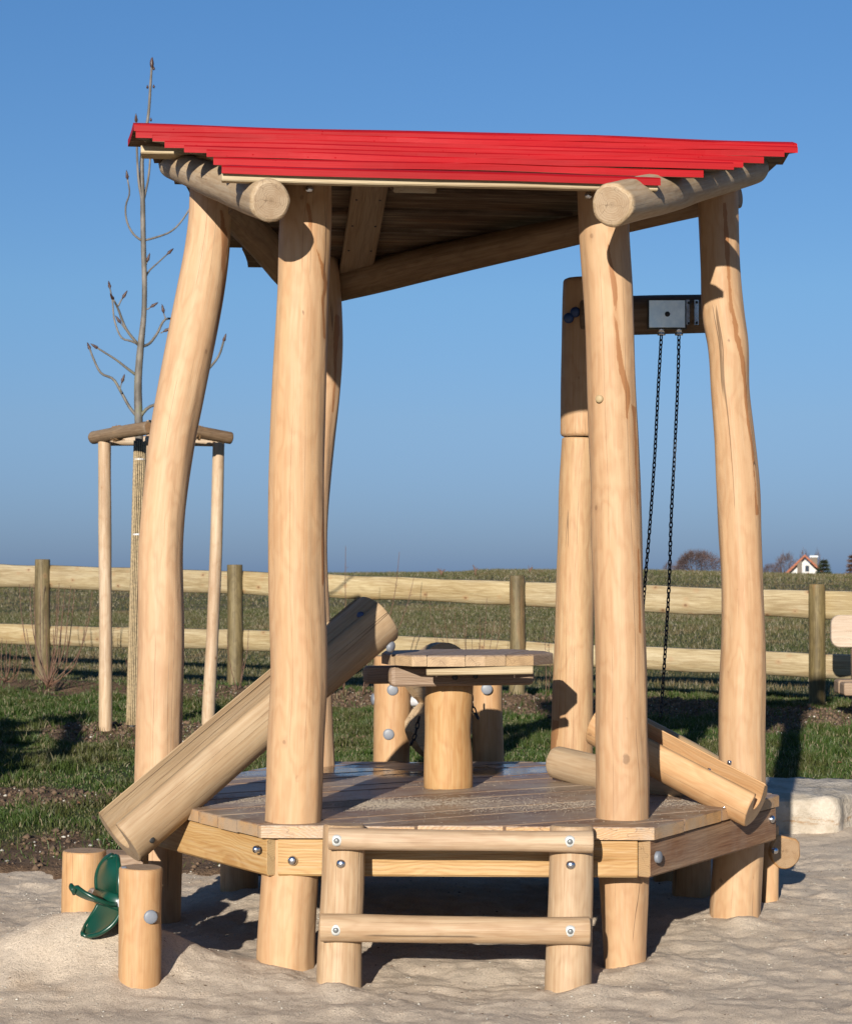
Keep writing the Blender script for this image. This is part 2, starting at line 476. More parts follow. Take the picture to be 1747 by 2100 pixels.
M_POST = wood('peeled_robinia', tint=(1.04, 1.03, 1.06), grain=.12, fine=.15, streak=.10, knots=.6, light=(.68, .43, .215), dark=(.61, .37, .18), pale=(.66, .46, .27), weather=.18)
M_POST2 = wood('peeled_robinia_clean', tint=(1.05, 1.0, .95), fine=.22, streak=.12, knots=.5, light=(.67, .425, .215), dark=(.59, .36, .175), pale=(.64, .45, .28), weather=.18)
M_ORANGE = wood('peeled_robinia_warm', streak=.1, knots=.4, light=(.68, .40, .185), dark=(.60, .33, .14), pale=(.66, .43, .24), weather=.1)
M_CHUTE = wood('weathered_log', tint=(1, 1.02, 1.03), streak=.05, knots=.25, light=(.64, .44, .245), dark=(.52, .35, .195), pale=(.64, .48, .31), weather=.55, crack=1, ringamp=.22)
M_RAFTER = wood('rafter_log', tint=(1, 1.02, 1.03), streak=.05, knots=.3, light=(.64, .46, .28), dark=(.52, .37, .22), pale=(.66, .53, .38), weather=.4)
M_RAFT2 = wood('shaded_rafter_log', tint=(1, 1.02, 1.03), streak=.05, knots=.3, light=(.42, .27, .15), dark=(.31, .19, .10), pale=(.44, .31, .2), weather=.5)  # darker copy of the rafter wood: shade under the roof put into the colour
M_LADDER = wood('rung_log', tint=(1.04, 1.04, 1.06), streak=0, knots=.6, light=(.60, .42, .25), dark=(.52, .35, .2), pale=(.66, .50, .33), weather=.4)
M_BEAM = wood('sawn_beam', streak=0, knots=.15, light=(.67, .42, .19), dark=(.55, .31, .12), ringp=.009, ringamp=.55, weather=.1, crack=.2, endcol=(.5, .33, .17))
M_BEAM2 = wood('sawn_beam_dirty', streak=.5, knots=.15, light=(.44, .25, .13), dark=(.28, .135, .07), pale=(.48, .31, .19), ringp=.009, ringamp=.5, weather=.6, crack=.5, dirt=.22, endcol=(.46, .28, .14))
M_DECK = wood('deck_plank', tint=(1, 1.02, 1.03), streak=.1, knots=.15, light=(.44, .27, .16), dark=(.26, .14, .075), pale=(.44, .32, .22), ringp=.008, ringamp=.5, weather=.9, crack=.7, dirt=.6, dirtcol=(.45, .365, .275), endcol=(.66, .38, .17), rough=.42, spec=.5, wet=1)
M_TABLE = wood('table_plank', tint=(1, 1.02, 1.03), streak=0, knots=.2, light=(.46, .32, .22), dark=(.35, .235, .155), pale=(.46, .35, .27), ringp=.009, ringamp=.5, weather=.7, crack=.3, endcol=(.60, .40, .22))
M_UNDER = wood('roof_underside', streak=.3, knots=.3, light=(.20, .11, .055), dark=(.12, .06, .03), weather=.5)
M_BATTEN = wood('batten_wood', streak=0, knots=.5, light=(.66, .50, .30), dark=(.54, .38, .21), weather=.2, crack=.1, grain=.35)
M_FENCE = wood('fence_rail', kscale=8.5, fine=.5, tint=(1, 1, 1), streak=.04, knots=1, knotr=.12, light=(.58, .46, .26), dark=(.44, .33, .17), pale=(.70, .60, .40), weather=.5, crack=.5, ringp=.016, ringamp=.45, grain=.4)
M_FPOST = wood('treated_post', tint=(1, 1, 1), streak=.2, knots=.8, knotr=.08, light=(.27, .20, .085), dark=(.16, .115, .045), pale=(.33, .26, .13), weather=.5, crack=1, ringamp=.5)
M_STAKE = wood('peeled_stake', kscale=11, tint=(1.06, 1.04, 1.04), streak=.1, knots=1, knotr=.085, light=(.66, .50, .32), dark=(.55, .38, .23), pale=(.74, .62, .46), weather=.5, crack=.5)
M_BAR = wood('bark_bar', streak=.1, knots=.7, light=(.30, .19, .11), dark=(.21, .125, .07), pale=(.34, .25, .17), weather=.5, endcol=(.38, .2, .09))
M_BENCH = wood('pale_bench', streak=0, knots=.2, light=(.68, .50, .36), dark=(.60, .42, .29), pale=(.70, .55, .42), weather=.2, crack=.2)
M_BENCHB = wood('brown_bench', streak=0, knots=.3, light=(.44, .29, .19), dark=(.34, .21, .13), weather=.4)
M_DARKW = wood('dark_brown_log', streak=.2, knots=.3, light=(.25, .155, .09), dark=(.16, .095, .055), pale=(.28, .2, .14), weather=.5)  # darker brown tones than the other logs, for the crossarm

def red_paint():
    s = NT('red_paint'); g = s.attr('grain')
    n = s.noise(s.vmul(g, (1, 1, .12)), 12, 4, .6); f = s.noise(s.vmul(g, (1, 1, .03)), 180, 2)
    c = s.mix(s.ramp(n, .3, .7), (.35, .003, .006), (.50, .007, .012))
    drops = s.voro(s.vmul(g, (1, 1, 1)), 38)
    dm = s.ramp(drops, .13, .07)
    dm = s.math('MULTIPLY', dm, s.ramp(s.noise(g, 5, 2), .5, .56))
    c = s.mix(s.math('MULTIPLY', dm, .35), c, (.35, .004, .01))
    streaks = s.noise(s.vmul(g, (6, 6, 20)), 1.2, 4, .7)
    c = s.mix(s.ramp(streaks, .6, .7, 0, .25), c, (.42, .006, .014))
    c = s.mix(s.ramp(s.objrand(), 0, 1, 0, .28, False), c, (.40, .004, .007)); c = s.mix(s.ramp(f, .45, .8, 0, .35), c, (.36, .008, .012))
    nb = s.bump(s.math('ADD', s.math('MULTIPLY', f, .8), s.math('ADD', n, s.math('MULTIPLY', dm, .8))), .45, .003)
    return s.fin(c, s.ramp(dm, 0, 1, .55, .15), nb, .16)
M_RED = red_paint()
def plain(name, col, rough=.5, metal=0, spec=.5, var=.12, scale=40, bump=.1):
    s = NT(name); p = s.objco(); n = s.noise(p, scale, 3)
    c = s.mix(s.ramp(n, .3, .7), tuple(a * (1 - var) for a in col), tuple(min(1, a * (1 + var)) for a in col))
    return s.fin(c, s.ramp(n, .3, .7, rough * .9, rough * 1.1), s.bump(n, bump, .002), spec, metal)
M_STEEL = plain('stainless_steel', (.62, .63, .66), .22, 1, var=.05, bump=.02)
M_BRUSH = plain('brushed_steel', (.80, .95, 1.0), .4, .5, var=.12, scale=25, bump=.05)
M_CHAIN = plain('black_chain', (.018, .019, .023), .4, .3, var=.3)
M_ZINC = plain('zinc_washer', (.68, .69, .66), .5, .2)
M_SOCK = plain('screw_socket', (.22, .23, .23), .4, .3)
M_CAP = plain('grey_plastic_cap', (.235, .25, .285), .5, 0, var=.06, bump=.03)
M_CAPB = plain('blue_plastic_cap', (.02, .06, .18), .45, 0)
M_GREEN = plain('green_plastic', (.004, .060, .036), .32, 0, .5, var=.15, scale=14, bump=.04)
M_WHITE = plain('white_plastic', (.72, .72, .74), .4, 0, .5)
M_ROPE = plain('coir_rope', (.36, .21, .10), .9, 0, .2, var=.35, scale=220, bump=.6)
M_TIE = plain('white_cable_tie', (.7, .7, .7), .5)
M_BUD = plain('brown_bud', (.075, .035, .025), .5, var=.3)
M_BOLT = plain('dark_bolt', (.03, .03, .03), .5, .5)

def bark():
    s = NT('young_bark'); p = s.objco(); n = s.noise(s.vmul(p, (1, 1, .5)), 18, 4); z = s.sep(s.pos())[2]
    c = s.mix(s.ramp(n, .35, .7), (.13, .115, .095), (.27, .235, .20))
    c = s.mix(s.math('MULTIPLY', s.ramp(n, .5, .7), s.ramp(z, 3.3, 2.3)), c, (.16, .18, .075))
    return s.fin(c, .6, s.bump(n, .3, .003), .3)
M_BARK = bark()
M_TWIG = plain('reddish_twig', (.17, .085, .05), .7, var=.3, scale=30)
M_REED = plain('reed', (.42, .31, .17), .6, var=.3, scale=60, bump=.2)

# ------------------------------------------------------------------ ground
def Yb(X): return 8.55 + 1.5 * sstep(-.3, 1.6, X) + .22 * (vnoise(X * 2.1, X * 0 + 4, 3) - .5) + .1 * (vnoise(X * 7, X * 0, 8) - .5)
def zone(X, Y):
    return np.maximum(np.maximum(Y - Yb(X), np.abs(X - 1) - 7.5), -7 - Y)
def Yf(X): return 17.75 - .61 * np.clip(X, -12, 10)
def gauss(X, Y, x, y, sx, sy=None): return np.exp(-((X - x) / sx) ** 2 - ((Y - y) / (sy or sx)) ** 2)
CX, CY = .1, 7.4
def Hsand(X, Y, fine=True):
    h = .026 * (fbm(X * 1.6, Y * 2.6, 3, 21) - .5)
    h = h +   .165 * gauss(X, Y, -1.10, 6.40, .36, .23) + .045 * gauss(X, Y, -1.35, 6.35, .7, .45)
    h = h + .035 * gauss(X, Y, 1.35, 7.7, .35) + .03 * gauss(X, Y, -.45, 7.9, .5, .3)
    h = h - .03 * gauss(X, Y, .2, 6.35, .5, .22)
    # little collars round the posts, footprints
    for x, y, a in ((-.44, 6.35, -.010), (.70, 6.42, .034), (.55, 6.12, .035), (-.42, 6.10, -.016), (1.2, 7.25, .03), (-.30, 6.15, .025), (.82, 6.55, .03), (.0, 6.25, .012)):
        h = h + a * gauss(X, Y, x, y, .085)
    if fine:
        h = h + .034 * (fbm(X * 4.2, Y * 4.6, 2, 31) - .5) + .022 * (fbm(X * 11, Y * 13, 3, 41) - .5)
        h = h + .008 * (fbm(X * 40, Y * 40, 2, 43) - .5)
        # the crumbly, kicked-up zone round and under the deck
        k = gauss(X, Y, CX, CY - .3, 1.5, 1.25)
        h = h + k * .030 * (fbm(X * 9, Y * 11, 3, 51) - .5)
    return h
def Hsandt(X, Y): return Hsand(X, Y) - .35 * sstep(.05, .5, zone(X, Y)) + .0
def Hlawn(X, Y, fine=True):
    z = zone(X, Y)
    h = .015 + .155 * sstep(0, 4.0, Y - Yb(X)) + .025 * (fbm(X * .9, Y * .9, 3, 5) - .5)
    h = h + .06 * sstep(1.2, 2.2, X) * sstep(0, 1.5, Y - Yb(X))
    d = Y - Yf(X)
    h = h + .10 * np.exp(-((d + .60) / .5) ** 2) * sstep(3.2, 1.5, X)
    h = h + .05 * gauss(X, Y, -2.1, 14.2, .9, .5)
    crest = 1.345 + .10 * np.exp(-((X - 5.0) / 9.0) ** 2) - .10 * sstep(6, 15, X) - .12 * sstep(-8, -30, X)
    up = sstep(-1.0, 56, d) ** .85
    h = h + np.clip(crest - .19, 0, 3) * up
    h = h + (-6.0) * sstep(75, 230, Y) - 4 * sstep(230, 900, Y)
    far = np.clip((Y - 24) / 30, 0, 1)
    h = h + .05 * far * (fbm(X * .3, Y * .3, 3, 15) - .5)
    if fine:
        dm = dirtmask(X, Y)
        h = h + dm * .055 * (fbm(X * 7, Y * 7, 4, 61) - .5) + .012 * (fbm(X * 6, Y * 6, 2, 71) - .5)
    h = h - .25 * sstep(.05, -.4, z)
    return h
def dirtmask(X, Y):
    d = Y - Yf(X); n = fbm(X * 1.7, Y * 1.7, 3, 81)
    a = np.exp(-((d + .85) / .80) ** 2) * 1.40 * (X < 3.9)
    b = np.maximum(gauss(X, Y, -2.0, 13.75, 1.35, .85) * 1.15, gauss(X, Y, -2.0, 10.6, .9, .45) * .75)
    e = (sstep(1.0, 0.1, Y - Yb(X)) * .45 + sstep(3.4, .8, Y - Yb(X)) * .74) * sstep(1.6, -.6, X)
    g = .85 * gauss(X, Y, 3.0, 14.2, .9, .8) + .55 * gauss(X, Y, -1.8, 10.3, .8, .5)
    return sstep(.42, .62, np.maximum(np.maximum(a, b), np.maximum(e, g)) * .8 + (n - .5) * 1.15 + .07) * (d < .3)

def axis(lo, hi, segs):
    out = []
    for a, b, st in segs: out += list(np.arange(a, b, st))
    out.append(segs[-1][1]); return np.array(out)
def grid(name, xs, ys, H, mat, attrs=None, kind='structure'):
    X, Y = np.meshgrid(xs, ys); Z = H(X, Y)
    V = np.column_stack([X.ravel(), Y.ravel(), Z.ravel()])
    nx, ny = len(xs), len(ys)
    i = np.arange((ny - 1) * (nx - 1)); r = i // (nx - 1); c = i % (nx - 1); a = r * nx + c
    Fc = np.column_stack([a, a + 1, a + nx + 1, a + nx])
    at_ = {k: f(X, Y).ravel() for k, f in (attrs or {}).items()}
    o = make(name, V, Fc, mat, None, True, at_, centre=False)
    return tag(o, kind=kind)

def sand_mat():
    s = NT('playground_sand'); p = s.pos()
    big = s.noise(p, 2.2, 4, .6); mid = s.noise(p, 16, 5, .7); fine = s.noise(p, 300, 3, .75); gr = s.noise(p, 130, 4, .8)
    c = s.mix(s.ramp(big, .35, .65), (.77, .61, .45), (.91, .74, .56))
    c = s.mix(s.ramp(mid, .45, .7, 0, .55), c, (.66, .50, .35))
    warm = s.noise(s.vadd(p, (7, 3, 0)), 1.7, 5, .7)
    c = s.mix(s.ramp(warm, .56, .72, 0, .55), c, (.66, .44, .25))
    c = s.mix(s.ramp(fine, .35, .75, 0, .55), s.mix(.25, c, (.7, .62, .52)), s.mix(.6, c, (.16, .12, .09)))
    c = s.mix(s.ramp(gr, .5, .68, 0, .5), c, (.92, .74, .56)); c = s.mix(s.ramp(gr, .48, .33, 0, .6), c, (.30, .225, .17))
    sp = s.voro(p, 170); spm = s.ramp(sp, .16, .10)
    c = s.mix(s.math('MULTIPLY', spm, s.ramp(s.noise(p, 40, 1), .56, .6)), c, (.10, .065, .04))
    sp2 = s.voro(s.vadd(p, (3, 5, 1)), 130)
    c = s.mix(s.math('MULTIPLY', s.ramp(sp2, .13, .09), s.ramp(s.noise(p, 30, 1), .55, .6)), c, (.8, .75, .66))
    h = s.math('ADD', s.math('MULTIPLY', fine, .42), s.math('ADD', s.math('MULTIPLY', gr, .9), s.math('MULTIPLY', s.noise(p, 40, 5, .75), .9)))
    return s.fin(c, .92, s.bump(h, .8, .010), .25, alb=.74)
def lawn_mat():
    s = NT('turf_soil'); p = s.pos(); d = s.attr('dirt', 'Fac')
    n = s.noise(p, 11, 4, .7); f = s.noise(p, 120, 2)
    g = s.mix(s.ramp(n, .35, .65), (.035, .05, .012), (.075, .095, .025))
    far = s.ramp(s.sep(p)[1], 18, 40)
    fn = s.noise(s.vmul(p, (.35, 1, 1)), .8, 5, .65)
    fg = s.mix(s.ramp(fn, .4, .6), (.09, .10, .03), (.19, .145, .085))
    g = s.mix(far, g, fg)
    soil = s.mix(s.ramp(n, .35, .65), (.12, .07, .04), (.23, .145, .085))
    soil = s.mix(s.ramp(f, .55, .75, 0, .5), soil, (.3, .2, .13))
    c = s.mix(d, g, soil)
    h = s.math('ADD', s.noise(p, 30, 4, .65), s.math('MULTIPLY', f, .3))
    return s.fin(c, .95, s.bump(h, .8, .03), .2)
M_SAND = sand_mat()
grid('sand', axis(0, 0, [(-8, -2.6, .3), (-2.6, 2.8, .0135), (2.8, 9.1, .3)]), axis(0, 0, [(-8, 5.2, .3), (5.2, 9.2, .0145), (9.2, 11.0, .03)]), Hsandt, M_SAND)
grid('ground', axis(0, 0, [(-4000, -400, 400), (-400, -40, 20), (-40, -8, 1), (-8, 8, .055), (8, 40, 1), (40, 400, 20), (400, 4001, 400)]),
     axis(0, 0, [(-3000, -200, 400), (-200, -10, 10), (-10, 8, .5), (8, 19, .055), (19, 40, .25), (40, 120, 1), (120, 400, 10), (400, 5001, 400)]), Hlawn, lawn_mat(), {'dirt': dirtmask})

# --- grass as blades
def blade_mat(name, cols, dry, zmix=None):
    s = NT(name); t = s.attr('tint', 'Fac'); n = s.noise(s.pos(), 1.6, 4, .65)
    c = s.mix(s.ramp(t, 0, .75, 0, 1, False), cols[0], cols[1])
    c = s.mix(s.ramp(n, .42, .62, 0, .85), c, cols[2])
    c = s.mix(s.ramp(s.noise(s.vmul(s.pos(), (.5, .35, 1)), .5, 3), .42, .6, 0, .45), c, cols[0])
    c = s.mix(s.ramp(t, .86, .9), c, dry)
    s.b.inputs['Subsurface Weight'].default_value = 0
    m = s.fin(c, .55, None, .35)
    tr = s.t.nodes.new('ShaderNodeBsdfTranslucent'); s.set(tr.inputs[0], c)
    mx = s.t.nodes.new('ShaderNodeMixShader'); mx.inputs[0].default_value = .25
    s.t.links.new(s.b.outputs[0], mx.inputs[1]); s.t.links.new(tr.outputs[0], mx.inputs[2]); s.t.links.new(mx.outputs[0], s.out.inputs[0])
    return m
def blades(name, X, Y, H, hgt, wid, mat, lean=.5, two=True, clumpdir=None):
    n = len(X); Z = H(X, Y) - .004
    a = rng.uniform(0, 2 * np.pi, n); la = rng.uniform(0, 2 * np.pi, n); ln = rng.uniform(.1, 1, n) * lean * hgt
    wx, wy = np.cos(a) * wid / 2, np.sin(a) * wid / 2
    lx, ly = np.cos(la) * ln, np.sin(la) * ln
    hz = np.sqrt(np.maximum(hgt ** 2 - ln ** 2 * .6, (hgt * .3) ** 2))
    p0 = np.column_stack([X - wx, Y - wy, Z]); p1 = np.column_stack([X + wx, Y + wy, Z])
    m0 = np.column_stack([X - wx * .8 + lx * .35, Y - wy * .8 + ly * .35, Z + hz * .6]); m1 = np.column_stack([X + wx * .8 + lx * .35, Y + wy * .8 + ly * .35, Z + hz * .6])
    tp = np.column_stack([X + lx, Y + ly, Z + hz])
    t = rng.uniform(0, 1, n)
    if two:
        V = np.stack([p0, p1, m1, m0, tp], 1).reshape(-1, 3); b = np.arange(n)[:, None] * 5
        Fc = np.concatenate([b + [0, 1, 2], b + [0, 2, 3], b + [3, 2, 4]]); T = np.repeat(t, 5)
    else:
        V = np.stack([p0, p1, tp], 1).reshape(-1, 3); b = np.arange(n)[:, None] * 3
        Fc = b + [0, 1, 2]; T = np.repeat(t, 3)
    o = make(name, V, Fc, mat, None, False, {'tint': T}, centre=False)
    return o
def fan(n, y0, y1, margin):     # points in the wedge the camera may see, even per area
    Y = np.sqrt(rng.uniform(y0 ** 2, y1 ** 2, n)); X = rng.uniform(-1, 1, n) * (Y * .2223 + margin)
    return X, Y
M_GRASS = blade_mat('lawn_grass', ((.046, .088, .011), (.086, .14, .024), (.115, .11, .033)), (.34, .28, .16))
M_FIELD = blade_mat('field_grass', ((.075, .10, .024), (.16, .15, .05), (.25, .17, .085)), (.42, .35, .24))
X, Y = fan(680000, 8.2, 19.5, 1.8)
X2 = X + .05 * (vnoise(X * 9, Y * 9, 90) - .5); 
dens = (1 - .93 * dirtmask(X, Y)) * np.clip(.35 + 1.3 * fbm(X * 3, Y * 3, 3, 91) , 0, 1)
keep = (zone(X, Y) > .06 + .15 * rng.uniform(0, 1, len(X))) & (rng.uniform(0, 1, len(X)) < dens) & (Y < Yf(X) + 1.2)
keep &= ~((X > 1.6) & (X < 3.6) & (Y < 11.15))
X, Y = X[keep], Y[keep]
cl = np.clip(fbm(X * 5, Y * 5, 2, 95) * 3.4 - 1.2, .12, 1.6)
hg = .046 * cl * rng.uniform(.5, 1.25, len(X)) + .012
hg = hg * (1 + .5 * (fbm(X * 1.3, Y * 1.3, 2, 96) - .5))
tag(blades('lawn_grass', X, Y, Hlawn, hg, .0045 + .0004 * (Y - 8), M_GRASS, .9), 'short uneven green grass growing on the bank before the fence', 'grass', kind='stuff')
X, Y = fan(300000, 16, 40, 3.5); keep = Y > Yf(X) + .25; X, Y = X[keep], Y[keep]
X3, Y3 = fan(170000, 40, 80, 6.0); X = np.concatenate([X, X3]); Y = np.concatenate([Y, Y3])
cl = .4 + 1.1 * fbm(X * .8, Y * .8, 3, 97)
tag(blades('field_grass', X, Y, Hlawn, (.045 + .0008 * (Y - 17)) * cl * rng.uniform(.4, 1.4, len(X)), .007 + .00035 * (Y - 16), M_FIELD, .7, False), 'rough dry meadow grass on the rising field beyond the fence', 'grass', kind='stuff')

# ------------------------------------------------------------------ the pavilion
pav = thing('play_pavilion', (CX, CY, 0), 'large open play pavilion of peeled logs with red board roof and wooden deck', 'pavilion')
A_ = [(385, 391, 472), (450, 389, 472), (500, 383, 470), (600, 365, 458), (700, 345, 440), (800, 325, 420), (900, 307, 400), (1000, 296, 386), (1100, 288, 377), (1300, 286, 378), (1500, 280, 372), (1600, 277, 372), (1780, 275, 372), (1900, 274, 370)]
B_ = [(380, 582, 679), (450, 575, 679), (600, 571, 673), (800, 560, 668), (1000, 553, 665), (1200, 552, 664), (1400, 556, 670), (1500, 551, 666), (1685, 545, 658), (1793, 538, 650), (1990, 527, 643)]
C_ = [(545, 618, 693), (700, 626, 703), (800, 620, 697), (900, 610, 686), (1100, 594, 672), (1300, 600, 678), (1500, 606, 684), (1570, 608, 687), (1700, 610, 690), (1800, 610, 690)]
E_ = [(390, 1186, 1291), (450, 1188, 1290), (600, 1197, 1297), (700, 1202, 1300), (800, 1205, 1303), (900, 1208, 1308), (1000, 1212, 1312), (1100, 1213, 1316), (1200, 1217, 1318), (1300, 1220, 1322), (1400, 1222, 1325), (1500, 1221, 1326), (1600, 1222, 1330), (1680, 1223, 1331), (1793, 1229, 1331), (1965, 1238, 1324)]
F_ = [(390, 1431, 1512), (450, 1433, 1513), (550, 1436, 1516), (650, 1441, 1526), (700, 1450, 1533), (800, 1457, 1535), (900, 1465, 1545), (1000, 1470, 1555), (1100, 1475, 1558), (1200, 1480, 1562), (1300, 1480, 1566), (1400, 1475, 1567), (1500, 1473, 1566), (1620, 1475, 1568), (1780, 1462, 1562), (1890, 1455, 1557)]
posts = {}
MARKS = {'A': ([[(455, 430, 6), (461, 490, 9), (458, 600, 5), (445, 700, 7), (436, 770, 4), (420, 820, 3)]], [(352, 1000, 3), (330, 870, 2.5), (318, 1205, 3)]),
         'B': ([[(632, 415, 6), (636, 450, 9), (640, 490, 8), (655, 525, 6), (668, 580, 6), (662, 615, 4), (666, 700, 3)], [(668, 900, 3), (664, 1050, 5), (662, 1200, 3)]], [(610, 1596, 6), (622, 640, 3)]),
         'C': ([[(694, 640, 7), (690, 690, 9), (688, 760, 5), (682, 850, 3)]], []),
         'E': ([[(1246, 500, 5), (1254, 560, 7), (1262, 610, 7), (1262, 650, 6), (1266, 700, 7), (1275, 760, 9), (1288, 810, 7), (1286, 860, 4)], [(1298, 830, 5), (1302, 900, 6), (1306, 1010, 3), (1312, 1300, 4)]], [(1283, 1556, 10), (1287, 1475, 3), (1295, 960, 2)]),
         'F': ([[(1484, 410, 4), (1488, 470, 6), (1493, 550, 7), (1497, 620, 7), (1506, 665, 8), (1510, 700, 7)], [(1512, 690, 8), (1522, 740, 6), (1530, 830, 4), (1543, 930, 4), (1552, 1060, 5)]], [(1493, 700, 4), (1512, 1206, 4), (1500, 1650, 4), (1478, 1806, 5), (1545, 1798, 4)])}
for key, rows, Y0, Y1, zt, mt in (('A', A_, 7.42, 7.40, 2.95, M_POST), ('B', B_, 6.49, 6.49, 2.70, M_POST), ('C', C_, 8.42, 8.40, 2.66, M_POST), ('E', E_, 6.57, 6.57, 2.70, M_POST), ('F', F_, 7.45, 7.43, 2.92, M_POST)):
    posts[key] = post_px('post', rows, Y0, Y1, mt, pav, zbot=-.12, ztop=zt, M=60, wob=.004, facets=14, step=.018, stain=MARKS[key][0], spots=MARKS[key][1])
# short supports under the back of the deck
for x, y in ((-.79, 8.12), (1.10, 7.95)):
    log('support_post', [(x, y, -.12, .08), (x, y, .2, .08), (x + .005, y, .45, .078)], M_POST2, pav)

# deck: planks laid at thirty degrees to the front edge, cut to the outline
DECK = [(-.548, 6.37), (.753, 6.33), (1.336, 7.26), (.78, 8.52), (-.56, 8.55), (-1.169, 7.33)]
def clip(poly, n, c, keep_less=True):
    out = []
    for i in range(len(poly)):
        p, q = np.array(poly[i]), np.array(poly[(i + 1) % len(poly)])
        dp, dq = p @ n - c, q @ n - c
        if not keep_less: dp, dq = -dp, -dq
        if dp <= 0: out.append(tuple(p))
        if (dp < 0 < dq) or (dq < 0 < dp): out.append(tuple(p + (q - p) * dp / (dp - dq)))
    return out
def plank_from_poly(name, poly, dirv, ztop, th, mat, parent, bev=.004, pith=None, rnd=None):
    SEED[0] += 1
    poly = [np.array(p) for p in poly]; c = sum(poly) / len(poly); n = len(poly)
    area = sum(poly[i][0] * poly[(i+1) % n][1] - poly[(i+1) % n][0] * poly[i][1] for i in range(n))
    if area < 0: poly = poly[::-1]
    def inset(d):
        out = []
        for i in range(n):
            a, b, e = poly[i - 1], poly[i], poly[(i + 1) % n]
            e1 = (b - a) / np.linalg.norm(b - a); e2 = (e - b) / np.linalg.norm(e - b)
            n1 = np.array([-e1[1], e1[0]]); n2 = np.array([-e2[1], e2[0]])
            m = n1 + n2; m = m / max(.25, m @ n1) if np.linalg.norm(m) > 0 else n1
            out.append(b + d * m)
        return out
    loops = [(inset(bev), ztop), (inset(bev * .3), ztop - bev * .3), (poly, ztop - bev), (poly, ztop - th)]
    V = []; G = []; E = []
    u = np.array(dirv); w = np.array([-u[1], u[0]]); w0 = c @ w
    rs = np.random.RandomState(SEED[0]); pi_ = pith or ((rs.rand() - .5) * .1, .03 + rs.rand() * .06); off = SEED[0] * 2.3
    def g(p, z): return ((p @ w) - w0 + pi_[0], z - ztop + th / 2 + pi_[1], p @ u + off)
    Fc = []
    for lp, z in loops[:3]:
        for p in lp: V.append((p[0], p[1], z)); G.append(g(p, z)); E.append(0)
    for k in range(2):
        for i in range(n): Fc.append((k*n+i, (k+1)*n+i, (k+1)*n+(i+1) % n, k*n+(i+1) % n))
    Fc.append(tuple(range(n)))
    b = len(V)
    for p in poly: V.append((p[0], p[1], ztop - th)); G.append(g(p, ztop - th)); E.append(0)
    Fc.append(tuple(range(b + n - 1, b - 1, -1)))
    for i in range(n):      # side walls: own vertices so that cut ends can be marked
        p, q = poly[i], poly[(i+1) % n]; e = (q - p) / np.linalg.norm(q - p)
        eg = 1.0 if abs(e @ u) < .92 else 0.0
        b = len(V)
        for pt, z in ((p, ztop - bev), (p, ztop - th), (q, ztop - th), (q, ztop - bev)):
            V.append((pt[0], pt[1], z)); G.append(g(pt, z)); E.append(eg)
        Fc.append((b, b+1, b+2, b+3))
    return make(name, V, Fc, mat, parent, False, {'grain': np.array(G), 'endg': np.array(E)})
th = math.radians(30); U = np.array([math.cos(th), math.sin(th)]); W = np.array([-U[1], U[0]])
DTOP = .50
cs = [np.array(p) @ W for p in DECK]; c0 = min(cs) - .03
k = 0
while c0 < max(cs):
    w = .142 + .006 * ((k * 37) % 3)
    poly = clip(clip(DECK, W, c0 + w - .003), W, c0 + .003, False)
    if len(poly) >= 3:
        ar = abs(sum(poly[i][0]*poly[(i+1) % len(poly)][1] - poly[(i+1) % len(poly)][0]*poly[i][1] for i in range(len(poly)))) / 2
        if ar > .003: plank_from_poly('deck_plank', poly, U, DTOP + .0015 * ((k * 7) % 3 - 1), .043, M_DECK, pav)
    c0 += w; k += 1
# frame beams under the planks
def lerp(a, b, t): return np.array(a) + (np.array(b) - np.array(a)) * t
BZ = .391
def edge_beam(a, b, mat, t0=0, t1=1, inset=.035, w=.05):
    a3, b3 = np.array(a), np.array(b); d = (b3 - a3) / np.linalg.norm(b3 - a3); nn = np.array([-d[1], d[0]])
    if (np.array([CX, CY]) - a3) @ nn < 0: nn = -nn
    p = lerp(a, b, t0) + nn * inset; q = lerp(a, b, t1) + nn * inset
    return board('frame_beam', (p[0], p[1], BZ), (q[0], q[1], BZ), w, .128, mat, pav, bev=.007)
edge_beam((-.532, 6.372), (.745, 6.333), M_BEAM, .03, .965, inset=.045)
edge_beam(DECK[5], (-.525, 6.37), M_BEAM, .0, .985, inset=.03)
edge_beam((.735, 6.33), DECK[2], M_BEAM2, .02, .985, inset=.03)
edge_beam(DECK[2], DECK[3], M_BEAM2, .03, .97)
edge_beam(DECK[3], DECK[4], M_BEAM, .03, .97)
edge_beam(DECK[4], DECK[5], M_BEAM, .03, .97)
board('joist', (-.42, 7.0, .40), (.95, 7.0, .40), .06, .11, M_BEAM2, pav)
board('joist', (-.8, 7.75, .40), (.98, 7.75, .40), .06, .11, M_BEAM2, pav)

def bolt(x, y, Y, normal, kind, parent, r=None):
    p = at(x, y, Y)
    if kind == 'dome': return dome('bolt', p, normal, r or .017, .012, M_STEEL, parent)
    if kind == 'cap': return dome('bolt_cap', p, normal, r or .021, .005, M_CAP, parent)
bolt(600, 1765, 6.382, (0, -1, 0), 'dome', pav)
bolt(1289, 1745, 6.368, (0, -1, 0), 'cap', pav)
bolt(525, 1742, 6.395, (-.84, -.54, 0), 'dome', pav, .013)
bolt(1352, 1758, 6.35, (.84, -.54, 0), 'cap', pav, .02)
bolt(1582, 1680, 7.20, (.84, -.54, 0), 'dome', pav, .015)
bolt(634, 387, 6.395, (0, -1, 0), 'dome', pav, .014)
bolt(1207, 400, 6.48, (0, -1, 0), 'dome', pav, .014)
# the plugged branch stub on the front right post
dome('branch_stub', at(1228, 818, 6.495), (-.5, -1, 0), .0135, .006, M_BATTEN, posts['E'])

